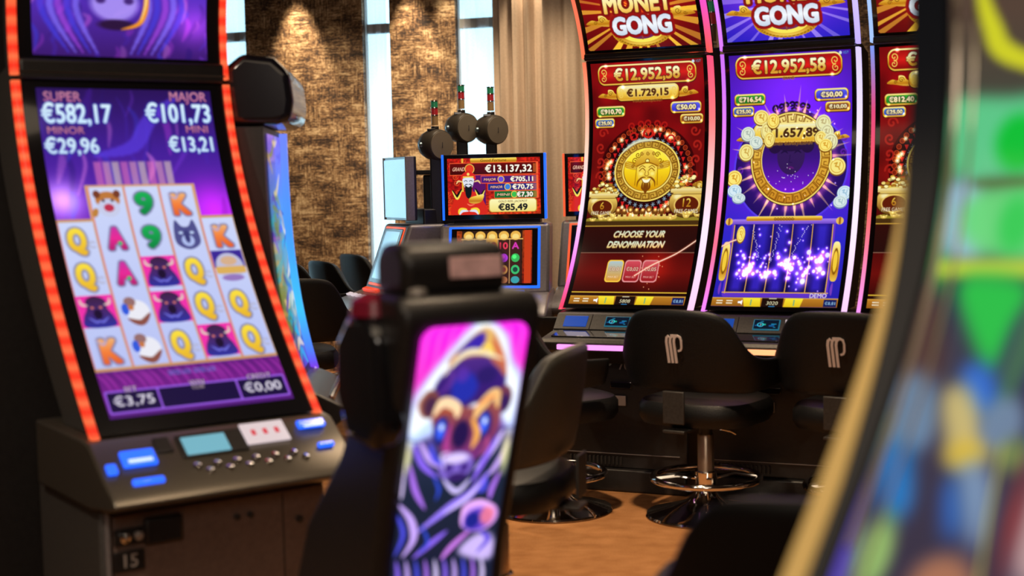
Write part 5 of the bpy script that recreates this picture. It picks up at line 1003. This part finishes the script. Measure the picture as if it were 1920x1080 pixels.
# ------------------------------------------------------------------ fortune machines with flat monitors
LEDB = mat('blue_led_edge', (.01, .02, .05), .3, emit=(.01, .13, .95), estr=1.4); LEDR = mat('red_led_edge', (.05, .01, .01), .3, emit=(1.0, .12, .04), estr=1.0)
off_glass = mat('window_reflecting_glass', (.02, .03, .04), .03, coat=1.0, spec=1.0)
FT, FL = fortune_top(), fortune_low()
def fortune(O, yaw, label, edge, lit=True, w=.56):
    r = empty('slot_machine', (O[0], O[1], 0), yaw); tag(r, label, 'slot machine'); h = .355; zc = 1.365
    MB().box((0, .03, zc), (w-.012, .05, h)).build('monitor', black, r, bevel=.006)
    MB().box((0, .0, zc), (w-.012, .012, h)).build('monitor_bezel', gloss, r, bevel=.003)
    for s in (-1, 1): MB().box((s*(w/2-.002), .012, zc), (.012, .05, h)).build('edge_light', edge if lit else silver, r, bevel=.003)
    if lit: screen('top_screen', FT, lambda u, v: (-w/2+.028+(w-.056)*u, -.008, zc+h/2-.022-(h-.05)*v), r)
    else: MB().box((0, -.008, zc), (w-.03, .004, h-.03)).build('top_screen', mat('pale_mirror_metal', (.80, .86, .90), .16, .95), r)  # unlit screens get mirror metal instead of glass, to brighten the window reflection
    t = math.radians(20)
    def slab(nm, z0, z1, hw, off, th, m, bev=.01):
        p = [( -math.sin(t)*0 - off - (zt_-z)*math.tan(t), z) for z in (z0, z1) for zt_ in (1.17,)]
        MB().prism([(p[0][0], z0), (p[1][0], z1), (p[1][0]+th, z1), (p[0][0]+th, z0)], -hw, hw).build(nm, m, r, bevel=bev)
    slab('lower_frame', .79, 1.165, w/2+.02, .0, .22, silver, .02); slab('light_frame', .82, 1.150, w/2-.03, .004, .02, edge, .006); slab('glass_border', .835, 1.140, w/2-.045, .008, .02, gloss, .004)
    if lit: screen('reel_screen', FL, lambda u, v: (-w/2+.075+(w-.15)*u, -.010-(1.17-(1.128-.28*v))*math.tan(t), 1.128-.28*v), r)
    else: slab('reel_screen', .86, 1.125, w/2-.08, .0095, .004, MATS['pale_mirror_metal'], .001)
    MB().prism([(-.13, .80), (-.36, .72), (-.38, .69), (-.34, .66), (-.10, .62), (.25, .62), (.25, .80)], -w/2-.02, w/2+.02).build('button_deck', silver, r, bevel=.012)
    rb = mat('red_button', (.4, .02, .01), .3, emit=(.9, .05, .01), estr=1.0)
    MB().box((0, -.165, .80), (w*.6, .03, .02), rx=.33).build('button_row', rb if not lit else LEDB, r, bevel=.003)
    for k in range(5): MB().box((-.18+.09*k, -.24, .772), (.055, .03, .01), rx=.33).build('button', pale_scr if not lit else silver, r, bevel=.003)
    dd = .18 if lit else .05; MB().box((0, dd/2-.09+.09*lit, .31), (w, .18+dd, .62)).build('base_cabinet', wood, r, bevel=.01); MB().box((0, .16, 1.0), (w-.08, .12, .50)).build('spine', black, r, bevel=.01)
    return r
fortune((-.085, 7.72), 6, 'slot machine with blue edged flat monitor showing a bearded figure and jackpots', LEDB)
fortune((.575, 7.98), 16, 'slot machine with red edged monitor just peeking out left of the red gong machine', LEDR)
fortune((-.64, 8.05), 68, 'slot machine turned left whose pale monitor mirrors the window', LEDR, False, .42)
pod = empty('pod_pillar', (-.235, 8.22, 0), 6); tag(pod, 'dark central pillar of the pod carrying the round signal lamps', 'pillar')
MB().box((0, 0, .72), (.50, .22, 1.44)).build('column', black, pod, bevel=.01); MB().box((0.06, 0, 1.455), (.74, .26, .025)).build('top_shelf', dark, pod, bevel=.004)
MB().box((.27, -.06, 1.495), (.06, .05, .05)).build('sensor_box', gloss, pod, bevel=.004)
def drum_lamp(O, z, label, s=1.0):
    r = empty('signal_lamp', O); tag(r, label, 'signal lamp', None); ax = Vector((.62, -.76, -.05)).normalized(); R = .085*s; c = Vector((0, 0, z-O[2]))
    MB().prism([(-.02, 0), (-.035, z-O[2]-.02), (.035, z-O[2]-.02), (.05, 0)], -.032, .032).build('neck', black, r, bevel=.008)
    MB().lathe([(0, -.095), (R*.55, -.090), (R*.85, -.07), (R, -.03), (R*1.02, .03), (R*.97, .055), (R*.93, .060)], 40, c, ax).build('drum', mat('dark_bronze_plastic', (.085, .072, .056), .33, .2), r, True)
    MB().lathe([(0, 0), (R*.90, 0), (R*.88, .006), (0, .008)], 40, c+ax*.058, ax).build('face_plate', mat('olive_grey_plastic', (.22, .185, .135), .55), r, True)
    MB().box(c+ax*.067, (.003, .003, .03)).build('hinge_line', black, r)
    lens_c = c+Vector((-R*.92, -.05, 0)); MB().lathe([(0, 0), (.016, 0), (.013, .010), (0, .013)], 20, lens_c, (-1, -.6, 0)).build('lens', mat('camera_lens', (.3, .4, .45), .1, .8), r, True)
    MB().box(c+Vector((-.02, -.03, R*.97)), (.045, .014, .014)).build('slot', gloss, r, bevel=.003)
    MB().lathe([(.022, 0), (.022, .02)], 20, c+Vector((0, 0, R*.95))).build('socket', black, r, bevel=.003)
    candle(r, 0, 0, z-O[2]+R+.012, .15, .019); return r
drum_lamp((-.41, 7.98, 1.165), 1.605, 'lowest round headed signal lamp, left of the pod, above the pale monitor')
drum_lamp((-.268, 8.22, 1.468), 1.705, 'middle round headed signal lamp standing highest on the pod')
drum_lamp((-.10, 8.22, 1.468), 1.69, 'rightmost round headed signal lamp on the pod, in front of the beige drape')
